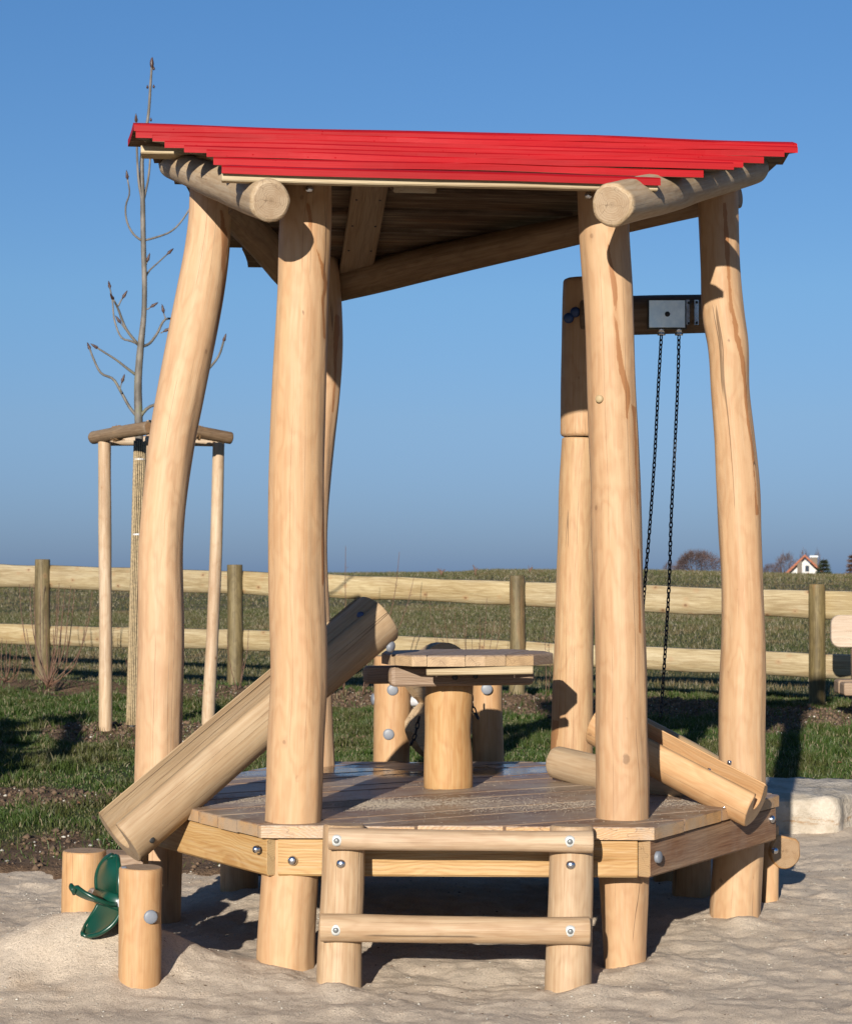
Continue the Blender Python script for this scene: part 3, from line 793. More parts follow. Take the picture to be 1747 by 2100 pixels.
# ------------------------------------------------------------------ the roof
O = np.array([-1.12, 7.35, 0]); uv = np.array([.9934, .1146, 0]); vv = np.array([.1146, -.9934, 0]); TS = .314; ZR = 2.994
def rp(u, s, dz=0, front=True): return O + u * uv + s * vv + np.array([0, 0, ZR - abs(s) * TS + dz])
def u_of(x, s):
    kx = (x - 873.5) / F; return (kx * (O[1] + s * vv[1]) - O[0] - s * vv[0]) / (uv[0] - kx * uv[1])
def roof_board(name, u0, u1, sl, sh_, z_lo, z_hi, th, parent, skew0=0, skew1=0, mats=(M_RED, M_UNDER), edge=.004):
    """a painted board with waney front edge: sl = lower edge, sh_ = upper edge (distance from ridge), dz at each"""
    SEED[0] += 1; sd_ = SEED[0]
    n = 40; t = np.linspace(0, 1, n)
    V = []; G = []; E = []; Fc = []; mi = []
    K = 6
    sg = 1 if abs(sl) >= abs(sh_) else 1
    rows = []
    for j in range(K):
        f = (0, .022, .3, .6, .85, 1)[j]       # 0 = low edge, 1 = high edge
        uu = (u0 + skew0 * f ** 1.6) + ((u1 + skew1 * f ** 1.6) - (u0 + skew0 * f ** 1.6)) * t
        # rounded ends of the low corner
        s_ = sl + (sh_ - sl) * f
        wob = .010 * (vnoise(uu * 2.3, uu * 0 + sd_, 5) - .5) * 2 + .003 * (vnoise(uu * 7, uu * 0 + sd_, 6) - .5)
        s_arr = np.full(n, s_) + (wob * np.sign(sl) if j == 0 else 0)
        dz = z_lo + (z_hi - z_lo) * f + .006 * (vnoise(uu * 1.7, uu * 0 + sd_, 7) - .5) * 2
        rows.append((uu, s_arr, dz))
    for lay in (1, 0):
        for (uu, s_arr, dz) in rows:
            for a in range(n):
                p = rp(uu[a], s_arr[a], dz[a] + lay * th); p[2] -= (.0045 if (lay and uu is rows[0][0]) else 0); V.append(p); G.append((s_arr[a] + .05, lay * th + .03, uu[a] + sd_)); E.append(0)
    def idx(lay, j, a): return (0 if lay else K * n) + j * n + a
    flip = sl < 0
    def quad(a, b, c, d, m):
        Fc.append((a, b, c, d) if not flip else (d, c, b, a)); mi.append(m)
    for j in range(K - 1):
        for a in range(n - 1):
            quad(idx(1, j, a), idx(1, j, a + 1), idx(1, j + 1, a + 1), idx(1, j + 1, a), 0)
            quad(idx(0, j, a), idx(0, j + 1, a), idx(0, j + 1, a + 1), idx(0, j, a + 1), 1)
    # rim with its own vertices
    def strip(pts, m, e=0):
        b = len(V); k_ = len(pts)
        for (top, bot, g1, g2) in pts:
            V.append(top); G.append(g1); E.append(e); V.append(bot); G.append(g2); E.append(e)
        for i in range(k_ - 1): quad(b + 2*i, b + 2*i + 1, b + 2*i + 3, b + 2*i + 2, m)
    low = [(V[idx(1, 0, a)], V[idx(0, 0, a)], G[idx(1, 0, a)], G[idx(0, 0, a)]) for a in range(n)]
    strip(low, 0)
    hi = [(V[idx(1, K-1, a)], V[idx(0, K-1, a)], G[idx(1, K-1, a)], G[idx(0, K-1, a)]) for a in range(n - 1, -1, -1)]
    strip(hi, 1)
    le = [(V[idx(1, j, 0)], V[idx(0, j, 0)], G[idx(1, j, 0)], G[idx(0, j, 0)]) for j in range(K - 1, -1, -1)]
    strip(le, 0)
    ri = [(V[idx(1, j, n-1)], V[idx(0, j, n-1)], G[idx(1, j, n-1)], G[idx(0, j, n-1)]) for j in range(K)]
    strip(ri, 0)
    o = make(name, V, Fc, list(mats), parent, False, {'grain': np.array(G), 'endg': np.array(E)})
    o.data.polygons.foreach_set('material_index', np.array(mi, dtype=np.int32))
    # soften top surface, keep the arris sharp
    return o
LF = 1.29; NB = 7; wx = LF / NB
xl = [455, 438, 424, 378, 338, 313, 279]; xr = [1354, 1443, 1503, 1523, 1566, 1607, 1634]
rs = np.random.RandomState(3)
for i in range(NB):
    sl = LF - i * wx; sh_ = sl - .215
    # the board's lower edge rides on the board below
    u0, u1 = u_of(xl[i], sl), u_of(xr[i], sl)
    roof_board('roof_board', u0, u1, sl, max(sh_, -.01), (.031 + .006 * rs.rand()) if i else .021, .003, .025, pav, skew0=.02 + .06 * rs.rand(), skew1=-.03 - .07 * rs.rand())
# ridge board, overlapping the front slope
roof_board('ridge_board', u_of(279, .0) - .005, u_of(1634, 0) - .02,   .06, -.13, .040, .044, .026, pav, skew0=-.03, skew1=.0)
# back slope
for i in range(6):
    f = (i + .6) / 6; s0 = -(.03 + 1.04 * (i + 1) / 6); s1 = s0 + .215
    ua = .02 + .44 * f + .03 * rs.rand(); ub = 2.72 - 1.56 * f - .03 * rs.rand()
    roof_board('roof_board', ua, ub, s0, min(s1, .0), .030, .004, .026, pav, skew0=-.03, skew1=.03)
# unpainted battens
a = rp(u_of(455, LF - .01), LF - .035, .004); b = rp(u_of(1350, LF - .01), LF - .035, .004)
board('eaves_batten', a, b, .04, .026, M_BATTEN, pav, bev=.004, wave=.002, step=.06)
a = rp(.03, .05, -.035); b = rp(2.44, .05, -.035)
board('ridge_batten', a, b, .10, .03, M_BATTEN, pav)
ceil_n = Vector((vv[0] * TS, vv[1] * TS, -1)).normalized()
def slope_batten(u, s0, s1, w, mt):
    a = rp(u, s0, -.022); b = rp(u, s1, -.022)
    o = board('ceiling_batten', a, b, w, .026, mt, pav, up=(0, 0, 1))
    for s_ in np.linspace(s0 * .93 + s1 * .07, s1 * .95 + s0 * .05, 5):
        for du in (-w * .33, w * .33):
            dome('screw', rp(u + du, s_, -.036), (0, 0, -1), .0055, .003, M_BOLT, o, n=8, rings=2)
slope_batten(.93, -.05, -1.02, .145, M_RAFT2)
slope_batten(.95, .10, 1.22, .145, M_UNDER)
# rafter logs
def seg(p, q, r0, r1, name, mat, mid=0, **kw):
    p, q = np.array(p), np.array(q)
    pts = [list(p) + [r0], list(lerp(p, q, .33) + [0, 0, mid]) + [r0 * .97 + r1 * .03], list(lerp(p, q, .66) + [0, 0, mid * .7]) + [(r0 + r1) / 2], list(q) + [r1]]
    return log(name, pts, mat, pav, up=(0, 0, 1), **kw)
seg(at(556, 412, 6.12), at(352, 338, 7.62), .065, .054, 'rafter_log', M_RAFTER, M=32, lump=.05, bevel=.012)
seg(at(1254, 420, 6.12), at(1549, 347, 7.68), .068, .056, 'rafter_log', M_RAFTER, M=32, lump=.06, bevel=.012)
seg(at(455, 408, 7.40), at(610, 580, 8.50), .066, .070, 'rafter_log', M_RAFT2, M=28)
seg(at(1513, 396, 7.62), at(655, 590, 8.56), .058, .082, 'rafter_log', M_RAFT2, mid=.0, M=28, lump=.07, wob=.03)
dome('bolt', at(1563, 352, 7.62), (.9, -.3, 0), .012, .008, M_STEEL, pav)
dome('bolt', at(1340, 392, 6.36), (.9, -.4, 0), .011, .008, M_STEEL, pav)

# ------------------------------------------------------------------ ladders
def ladder(frame, label, sandz=0, group=None):
    """frame(x, d, z): local along the edge, outwards, up"""
    o0 = frame(0, 0, 0)
    t = thing('step_ladder', (o0[0], o0[1], 0), label, 'ladder', group)
    up = np.array(frame(0, -1, 0)) - np.array(o0)
    for sx, rr in ((-1, .071), (1, .074)):
        x0 = sx * .372
        pts = [tuple(frame(x0 + sx * .015 * 0 - .012, .14, -.12)) + (rr + .004,), tuple(frame(x0 - .008, .12, .1)) + (rr,), tuple(frame(x0, .095, .3)) + (rr - .002,), tuple(frame(x0 + .004, .085, .512)) + (rr - .004,)]
        p = log('ladder_post', pts, M_LADDER, t, M=32, wob=.006, lump=.03)
        q = frame(x0 - .002, .085 + rr, .393)
        dome('bolt', q, np.array(frame(0, 1, 0)) - o0, .0165, .013, M_STEEL, p)
    for z, r, xs_, xe in ((.475, .035, -.414, .442), (.193, .0435, -.438, .43)):
        dd = .17 if z > .3 else .195
        pts = [tuple(frame(xs_, dd, z)) + (r,), tuple(frame(-.15, dd, z - .003)) + (r * .98,), tuple(frame(.15, dd, z - .004)) + (r * .95,), tuple(frame(xe, dd, z - .005)) + (r * 1.02,)]
        g = log('rung', pts, M_LADDER, t, M=28, up=(0, 0, 1), lump=.05, wob=.008, bevel=.005)
        for x in (-.385, .365):
            c = np.array(frame(x, dd + r - .002, z)); nrm = np.array(frame(0, 1, 0)) - np.array(o0)
            w = dome('washer', c, nrm, .019, .005, M_ZINC, g, n=16, rings=2)
            dome('screw_head', c + nrm * .004, nrm, .0095, .005, M_SOCK, w, n=10, rings=3)
    return t
fdir = np.array([.999, -.03, 0]); fout = np.array([-.03, -.999, 0]); fo = np.array([.103, 6.37, 0])
ladder(lambda x, d, z: fo + fdir * x + fout * d + np.array([0, 0, z]), 'two-rung log ladder at the front of the deck, facing the camera')
e = np.array([-.403, .915, 0]); eo = np.array([.915, .403, 0])
ss = thing('side_step', (*at(1600, 1780, 7.9)[:2], 0), 'short post with a thick half-round log tread seen end-on behind the right of the deck', 'step')
post_px('step_post', [(1690, 1562, 1596), (1760, 1561, 1596), (1838, 1561, 1595)], 7.72, 7.72, M_POST2, ss, zbot=-.1, M=24, wob=0)
q0 = at(1612, 1745, 7.70)
n_ = 22; prof_ = np.array([(.066, .030), (.050, .046), (.0, .058), (-.045, .066)] + [(.074 * math.cos(a) , .074 * math.sin(a)) for a in np.linspace(math.radians(140), math.radians(340), n_)])
sweep('tread', np.array([q0 + e * t_ for t_ in np.linspace(0, .85, 16)]), prof_, M_POST2, ss, up=(0, 0, 1), bevel=.008)
dome('bolt', at(1589, 1745, 7.64), (.3, -1, 0), .013, .009, M_STEEL, ss)
log('step_post', [tuple(q0 + e * .75 + [-.1, 0, -.4]) + (.05,), tuple(q0 + e * .75 + [-.1, 0, -.1]) + (.05,), tuple(q0 + e * .75 + [-.1, 0, .1]) + (.05,)], M_POST2, ss, M=20)

# ------------------------------------------------------------------ sand chutes: logs with a groove cut out
def chute(name, p0, p1, r, gr, gdepth, mat, label, grp, up=(0, 0, 1), close=False):
    """p0 lower end centre, p1 upper end centre"""
    p0, p1 = np.array(p0, float), np.array(p1, float)
    t = thing(name, (p0[0], p0[1], p0[2] - r), label, 'sand chute', grp)
    n = max(8, int(np.linalg.norm(p1 - p0) / .03)); path = np.linspace(p0, p1, n)
    cy = r * gdepth       # centre of the groove circle above the log's centre
    # angle where groove meets the outer circle
    prof = []
    hw = gr
    ta = math.asin(min(.98, hw / r))           # half opening from the top
    for k in range(34):
        a = math.pi / 2 + ta + (2 * math.pi - 2 * ta) * k / 33
        prof.append((r * math.cos(a), r * math.sin(a)))
    ytop = r * math.cos(ta)
    yb = cy
    inner = [(hw, ytop - .004)]
    for k in range(13):
        a = -math.pi * k / 12
        inner.append((hw * math.cos(a), yb + hw * .95 * math.sin(a)))
    inner.append((-hw, ytop - .004))
    prof = np.array(prof + inner)
    s = SEED[0] * 3.1; L = np.linspace(0, np.linalg.norm(p1 - p0), n)
    P = np.repeat(prof[None], n, 0)
    if close:          # the groove runs out before the upper end
        kk = 1 - .92 * sstep(L[-1] - .52, L[-1] - .30, L); m_ = len(inner); flat = np.array([(q[0], r * math.cos(math.asin(min(.98, abs(q[0]) / r)))) for q in inner])
        P[:, -m_:] = flat[None] + (P[:, -m_:] - flat[None]) * kk[:, None, None]
    ang = np.arctan2(P[..., 1], P[..., 0])
    k_ = 1 + .035 * (vnoise(np.cos(ang) * 2 + 5, np.sin(ang) * 2 + L[:, None] * 2.5 + s, 4) - .5) * 2
    P = P * k_[..., None]
    P = P + (np.column_stack([vnoise(L * 1.5, L * 0 + s, 5) - .5, vnoise(L * 1.5, L * 0 + s, 6) - .5]) * .012)[:, None]
    o = sweep('trough', path, P, mat, t, up=up, bevel=.006)
    return t, o
t1, tr1 = chute('sand_chute', at(244, 1716, 6.77), at(777, 1265, 7.27), .112, .066, .12, M_CHUTE, 'long hollowed log chute slanting from the table side down to the left', 'hollowed log sand chutes', up=(0, -.20, 1), close=True)
d_ = np.array(at(765, 1272, 7.26)) - at(244, 1716, 6.77)
nside = np.cross(d_ / np.linalg.norm(d_), (0, 0, 1)); nside /= np.linalg.norm(nside)
if nside[1] > 0: nside = -nside
dome('bolt', at(741, 1262, 7.15), nside, .014, .006, M_CAPB, tr1)
dome('bolt_cap', at(803, 1327, 7.23), (.8, -.45, -.2), .022, .01, M_CAP, tr1)
dome('plug', at(313, 1723, 6.72), nside, .011, .003, M_BOLT, tr1)
t2, tr2 = chute('sand_chute', at(1551, 1651, 6.86), at(1224, 1484, 7.16), .086, .038, .25, M_POST2, 'shorter hollowed log chute slanting down over the deck edge at the right', 'hollowed log sand chutes', up=(-.15, -.42, 1))
d2 = at(1535, 1648, 6.80) - at(1238, 1490, 7.62)
for x, y in ((1486, 1657), ):
    dome('plug', at(x, y, 6.84), (.2, -.8, -.2), .008, .004, M_STEEL, tr2)
for x, y, Y in ((1453, 1578, 6.90), (1495, 1562, 6.97)):
    dome('screw', at(x, y, Y), (0, -.3, 1), .008, .005, M_STEEL, tr2)
tag(log('slanting_log', [tuple(at(1300, 1490, 7.75)) + (.055,), tuple(at(1400, 1542, 7.72)) + (.055,), tuple(at(1490, 1592, 7.70)) + (.052,)], M_CHUTE, None, up=(0, 0, 1)), 'brown slanting log half hidden behind the right-hand chute', 'log')
# log lying on the deck under the upper end of the right chute
t = log('resting_log', [tuple(at(1140, 1562, 7.75)) + (.064,), tuple(at(1240, 1588, 7.55)) + (.067,), tuple(at(1330, 1606, 7.35)) + (.064,), tuple(at(1412, 1618, 7.2)) + (.045,)], M_CHUTE, None, up=(0, 0, 1))
tag(t, 'thick short log lying on the deck beneath the right-hand chute', 'log')

# ------------------------------------------------------------------ table
tb = thing('play_table', (*at(918, 1600, 7.51)[:2], DTOP), 'wooden play table with plank top on a single log leg', 'table')
post_px('table_leg', [(1390, 876, 970), (1440, 872, 968), (1500, 872, 964), (1560, 870, 968), (1612, 870, 968)], 7.51, 7.51, M_ORANGE, tb, zbot=.495, M=36, wob=.0, lump=.02)
TT = 1.03
tc = np.array([at(955, 1345, 7.5)[0], 7.50]); 
oct_ = [(-.325, -.13), (-.27, -.27), (.0, -.315), (.2, -.27), (.315, -.14), (.335, .05), (.24, .24), (-.05, .31), (-.28, .22), (-.335, .0)]
tang = math.radians(12)
octw = [tuple(tc + np.array([x * math.cos(tang) - y * math.sin(tang), x * math.sin(tang) + y * math.cos(tang)])) for x, y in oct_]
tdir = np.array([math.sin(math.radians(14)), math.cos(math.radians(14))]); tw = np.array([-tdir[1], tdir[0]])
cs = [np.array(p) @ tw for p in octw]; c0 = min(cs); k = 0
while c0 < max(cs) - .01:
    w = (max(cs) - min(cs)) / 5
    poly = clip(clip(octw, tw, c0 + w - .0008), tw, c0 + .0008, False)
    plank_from_poly('tabletop_plank', poly, tdir, TT + .001 * (k % 2), .042, M_TABLE, tb, bev=.006, pith=((k % 3 - 1) * .03, .05 + .01 * k))
    c0 += w; k += 1
a = at(797, 1388, 7.33); b = at(1093, 1384, 7.45)
board('cross_beam', a, b, .055, .075, M_TABLE, tb, bev=.008, ends=.02)
a = at(745, 1384, 7.72); b = at(1060, 1380, 7.75)
board('cross_beam', a, b, .055, .072, M_TABLE, tb, bev=.008, ends=.015)
a = at(874, 1378, 7.20); b = at(1092, 1374, 7.22)
board('edge_batten', a, b, .05, .027, M_BATTEN, tb, bev=.004, wave=.003, step=.05, ends=.004)
dome('bolt', at(933, 1389, 7.30), (0, -1, 0), .012, .004, M_BOLT, tb)
dome('bolt', at(975, 1387, 7.31), (0, -1, 0), .010, .004, M_BOLT, tb)

# ------------------------------------------------------------------ hoist post with pulley arm
ho = thing('hoist_post', (*at(1172, 1700, 8.13)[:2], 0), 'tall log hoist post with dark crossarm behind the front right post', 'hoist')
up_rows = [(572, 1156, 1234), (600, 1155, 1234), (700, 1153, 1232), (800, 1151, 1230), (896, 1150, 1229)]
lo_rows = [(899, 1153, 1226), (1000, 1147, 1223), (1100, 1144, 1220), (1200, 1140, 1218), (1300, 1138, 1216), (1420, 1133, 1216), (1500, 1130, 1215), (1580, 1127, 1214), (1790, 1124, 1214)]
post_px('upper_post', up_rows, 8.13, 8.13, M_POST2, ho, M=32, wob=0, bevel=.014)
post_px('lower_post', lo_rows, 8.13, 8.13, M_ORANGE, ho, zbot=-.1, M=44, wob=0, step=.02, stain=[[(1140, 1475, 8), (1134, 1520, 16), (1136, 1570, 26), (1140, 1600, 26)]])
arm = log('crossarm', [tuple(at(1190, 650, 8.10)) + (.079,), tuple(at(1350, 646, 8.06)) + (.079,), tuple(at(1460, 644, 8.03)) + (.078,), tuple(at(1500, 643, 8.02)) + (.078,)], M_DARKW, ho, up=(0, 0, 1), wob=.004)
for x, y, Y in ((1165, 652, 8.05), (1179, 640, 8.045)):
    dome('bolt_cap', at(x, y, Y), (-.3, -1, 0), .022, .012, M_CAPB, ho)
bx = Bag(); bx.box(at(1367, 644, 7.955), (.148, .012, .112)); plate = bx.build('mounting_plate', M_BRUSH, ho, False)
dome('bolt', at(1368, 644, 7.948), (0, -1, 0), .011, .008, M_BOLT, plate)
bx = Bag(); bx.box(at(1367, 646, 7.975), (.16, .03, .118)); bx.build('housing', M_BOLT, ho, False)
bx = Bag(); bx.box(at(1409, 641, 7.962), (.014, .02, .104)); bx.box(at(1427, 641, 7.962), (.018, .018, .104)); hg_ = bx.build('hinge', M_STEEL, ho, False)
for x, y in ((1412, 621), (1428, 620), (1412, 663), (1428, 662)): dome('bolt', at(x, y, 7.952), (0, -1, 0), .006, .006, M_BOLT, hg_, n=8, rings=3)
for x in (1355.5, 1391.5):
    V, Fc = tube_arrays(np.array([at(x, 668, 7.98), at(x, 684, 7.98)]), [.0135, .0135], 14); b_ = Bag(); b_.add(V, Fc)
    V, Fc = tube_arrays(np.array([at(x, 684, 7.98), at(x, 687.5, 7.98)]), [.017, .017], 14); b_.add(V, Fc)
    b_.build('chain_socket', M_STEEL, ho)
# one chain link, copied along each chain
def link_mesh():
    P = []; 
    for k in range(10):
        a = 2 * math.pi * k / 10; x = .0062 * math.cos(a); z = .0062 * math.sin(a) + (.0062 if math.sin(a) > 0.01 else (-.0062 if math.sin(a) < -.01 else 0))
        P.append((x, 0, z))
    P = np.array(P); V = []; Fc = []; m = 5; w = .0029
    for k in range(10):
        T = P[(k + 1) % 10] - P[k - 1]; T = T / np.linalg.norm(T); nn = np.array([T[2], 0, -T[0]])
        for j in range(m):
            a = 2 * math.pi * j / m; V.append(P[k] + w * (math.cos(a) * nn + math.sin(a) * np.array([0, 1, 0])))
    for k in range(10):
        for j in range(m): Fc.append((k*m+j, k*m+(j+1) % m, ((k+1) % 10)*m+(j+1) % m, ((k+1) % 10)*m+j))
    me = bpy.data.meshes.new('chain_link'); me.from_pydata([tuple(v) for v in V], [], Fc); me.materials.append(M_CHAIN)
    for p in me.polygons: p.use_smooth = True
    return me
LM = link_mesh()
def chain(pts, label, pitch=.0195, grp='black steel chains', scale=1.0):
    pts = np.array(pts, float)
    t = thing('steel_chain', pts[0], label, 'chain', grp)
    L = np.concatenate([[0], np.cumsum(np.linalg.norm(np.diff(pts, axis=0), axis=1))])
    n = int(L[-1] / pitch)
    q = resample(pts, pitch) if len(pts) > 2 else np.linspace(pts[0], pts[1], n)
    for i in range(len(q) - 1):
        o = bpy.data.objects.new('chain_link', LM); COL.objects.link(o); o.parent = t
        c = (q[i] + q[i + 1]) / 2; o.location = Vector(c) - WLOC[t.name]
        d = Vector(q[i + 1] - q[i]); rot = d.to_track_quat('Z', 'Y')
        rot = rot @ Matrix.Rotation(math.radians(90 * (i % 2) + 8 * math.sin(i * 1.7) + 20), 4, 'Z').to_quaternion()
        o.rotation_mode = 'QUATERNION'; o.rotation_quaternion = rot; o.scale = (scale,) * 3
    return t
chain([at(1355.5, 688, 7.98), at(1350, 780, 7.96), at(1341, 950, 7.93), at(1331, 1090, 7.90), at(1322, 1195, 7.88), at(1308, 1400, 7.82)], 'left of the two long black chains hanging from the pulley plate', grp='chains hanging from the pulley plate')
chain([at(1391.5, 688, 7.98), at(1390, 760, 7.97), at(1384, 900, 7.94), at(1375, 1080, 7.88), at(1372, 1180, 7.84), at(1363, 1340, 7.76), at(1354, 1470, 7.70)], 'right of the two long black chains, nearer the right-hand post', grp='chains hanging from the pulley plate')

# ------------------------------------------------------------------ wheel between two posts behind the deck
wm = thing('wheel_stand', (*at(900, 1560, 8.9)[:2], .1), 'two short log posts behind the table holding a wooden wheel on a white axle', 'wheel')
for rows in ([(1345, 768, 842), (1450, 767, 842), (1560, 766, 839), (1700, 766, 840)], [(1350, 970, 1029), (1450, 968, 1029), (1560, 969, 1032), (1700, 970, 1032)]):
    post_px('wheel_post', rows, 8.85, 8.85, M_POST2, wm, zbot=-.05, M=28, wob=0)
for x, y in ((805, 1415), (797, 1506), (998, 1413)): dome('bolt_cap', at(x, y, 8.762), (0, -1, 0), .026, .005, M_CAP, wm)
dome('bolt_cap', at(766, 1434, 8.85), (-1, -.2, 0), .028, .012, M_CAP, wm)
b_ = Bag(); V, Fc = tube_arrays(np.array([at(838, 1438, 8.85), at(972, 1438, 8.85)]), [.022, .022], 14); b_.add(V, Fc); b_.build('axle', M_WHITE, wm)
# wheel disc, its axis turned away from the camera's line
cw = at(903, 1438, 8.85); axd = Vector((.80, -.60, 0)).normalized(); sd_ = Vector((.6, .8, 0))
V = []; Fc = []; G = []; nseg = 40; tk = .022
for sgn in (-1, 1):
    for j in range(nseg):
        a = 2 * math.pi * j / nseg; r = .272
        dx = abs(((a + math.pi) % math.pi)); 
        notch = min(abs(a), abs(a - math.pi), abs(a - 2 * math.pi)); r = .272 - .14 * math.exp(-(notch / .22) ** 2)
        p = Vector(cw) + axd * sgn * tk + sd_ * (r * math.cos(a)) + Vector((0, 0, 1)) * (r * math.sin(a)); V.append(p[:]); G.append((r * math.sin(a) + .03, sgn * tk, r * math.cos(a)))
Fc.append(tuple(range(nseg))); Fc.append(tuple(range(2 * nseg - 1, nseg - 1, -1)))
for j in range(nseg): Fc.append((j, nseg + j, nseg + (j + 1) % nseg, (j + 1) % nseg))
make('wheel_disc', V, Fc, M_CHUTE, wm, False, {'grain': np.array(G), 'endg': np.zeros(len(V))})
chain([at(966, 1412, 8.5), at(968, 1445, 8.5), at(974, 1462, 8.5), at(981, 1474, 8.5)], 'short chain dangling beside the right-hand wheel post under the table', grp='short chains by the wheel', scale=1.25, pitch=.024)
chain([at(860, 1470, 8.6), at(855, 1490, 8.6), at(852, 1505, 8.6), at(842, 1528, 8.6)], 'short chain dangling left of the table leg by the wheel', grp='short chains by the wheel', scale=1.25, pitch=.024)

# ------------------------------------------------------------------ green scoop wheel between two stubs, front left
gw = thing('sand_mill', (*at(232, 1900, 6.28)[:2], .05), 'green plastic sand wheel turning between two short round log stubs', 'sand wheel')
s1 = post_px('mill_post', [(1778, 247, 335), (1850, 246, 332), (1950, 244, 331), (2025, 243, 329)], 6.10, 6.10, M_POST2, gw, zbot=-.1, M=32, wob=0, bevel=.006)
s2 = post_px('mill_post', [(1744, 130, 217), (1820, 128, 217), (1905, 127, 214)], 6.45, 6.45, M_POST2, gw, zbot=-.1, M=32, wob=0, bevel=.006)
dome('bolt_cap', at(310, 1881, 6.035), (.3, -1, 0), .022, .005, M_CAP, s1)
dome('bolt_cap', at(252, 1791, 6.075), (-.9, -.45, 0), .022, .005, M_CAP, s1)
dome('bolt_cap', at(134, 1783, 6.43), (-.8, -.6, 0), .022, .005, M_CAP, s2)
A0 = (at(289, 1850, 6.10) + at(172, 1835, 6.45)) / 2; A0[2] = .270
ax = np.array(at(289, 1850, 6.10) - at(172, 1850, 6.45)); ax[2] = 0; ax /= np.linalg.norm(ax)
rad_ = np.cross(ax, (0, 0, 1)); rad_ /= np.linalg.norm(rad_)       # horizontal, across the axle
if rad_[0] > 0: rad_ = -rad_
b_ = Bag(); V, Fc = tube_arrays(np.array([A0 - ax * .15, A0 + ax * .15]), [.02, .02], 14); b_.add(V, Fc); b_.build('axle', M_WHITE, gw)
b_ = Bag(); V, Fc = tube_arrays(np.array([A0 - ax * .085, A0 + ax * .085]), [.03, .03], 14); b_.add(V, Fc); b_.build('hub', M_GREEN, gw)
def scoop(ang):
    nr, na = 9, 13; pts = []
    cdir = math.cos(ang) * rad_ + math.sin(ang) * np.array([0, 0, 1]); bdir = -math.sin(ang) * rad_ + math.cos(ang) * np.array([0, 0, 1])
    R = .128; Wd = .085
    V = []; 
    for lay in (0, 1):
        for i in range(nr):
            f = i / (nr - 1); r = .022 + (R - .022) * f
            for j in range(na):
                g = -1 + 2 * j / (na - 1)
                wdt = Wd * math.sqrt(max(.02, 1 - max(0, (f - .25) / .75) ** 2.4))
                bow = .045 * (f ** 2) + .02 * (g * g) * f
                V.append(A0 + cdir * r + ax * g * wdt + bdir * (bow - .004 + lay * .006))
    Fc = []; o_ = nr * na
    for i in range(nr - 1):
        for j in range(na - 1):
            a = i * na + j; Fc.append((a, a + 1, a + na + 1, a + na)); Fc.append((o_ + a, o_ + a + na, o_ + a + na + 1, o_ + a + 1))
    b_ = Bag(); b_.add(V, Fc)
    rim = [V[i * na] for i in range(nr)] + [V[(nr - 1) * na + j] for j in range(1, na)] + [V[i * na + na - 1] for i in range(nr - 2, -1, -1)]
    b_.tube(np.array(rim) + bdir * .002, .0075, M=8, sub=1)
    return b_.build('scoop', M_GREEN, gw)
for k in range(5): scoop(math.radians(-5 + 72 * k))
# low plank beside it, under the chute
lb = thing('low_plank_step', (*at(245, 1800, 7.1)[:2], .05), 'low plank on a short post half hidden behind the green sand wheel', 'plank')
board('plank', at(214, 1761, 7.0), at(300, 1763, 7.0), .14, .05, M_TABLE, lb, bev=.006)
post_px('post', [(1776, 226, 268), (1850, 226, 268)], 7.02, 7.02, M_ORANGE, lb, zbot=-.05, M=20, wob=0)

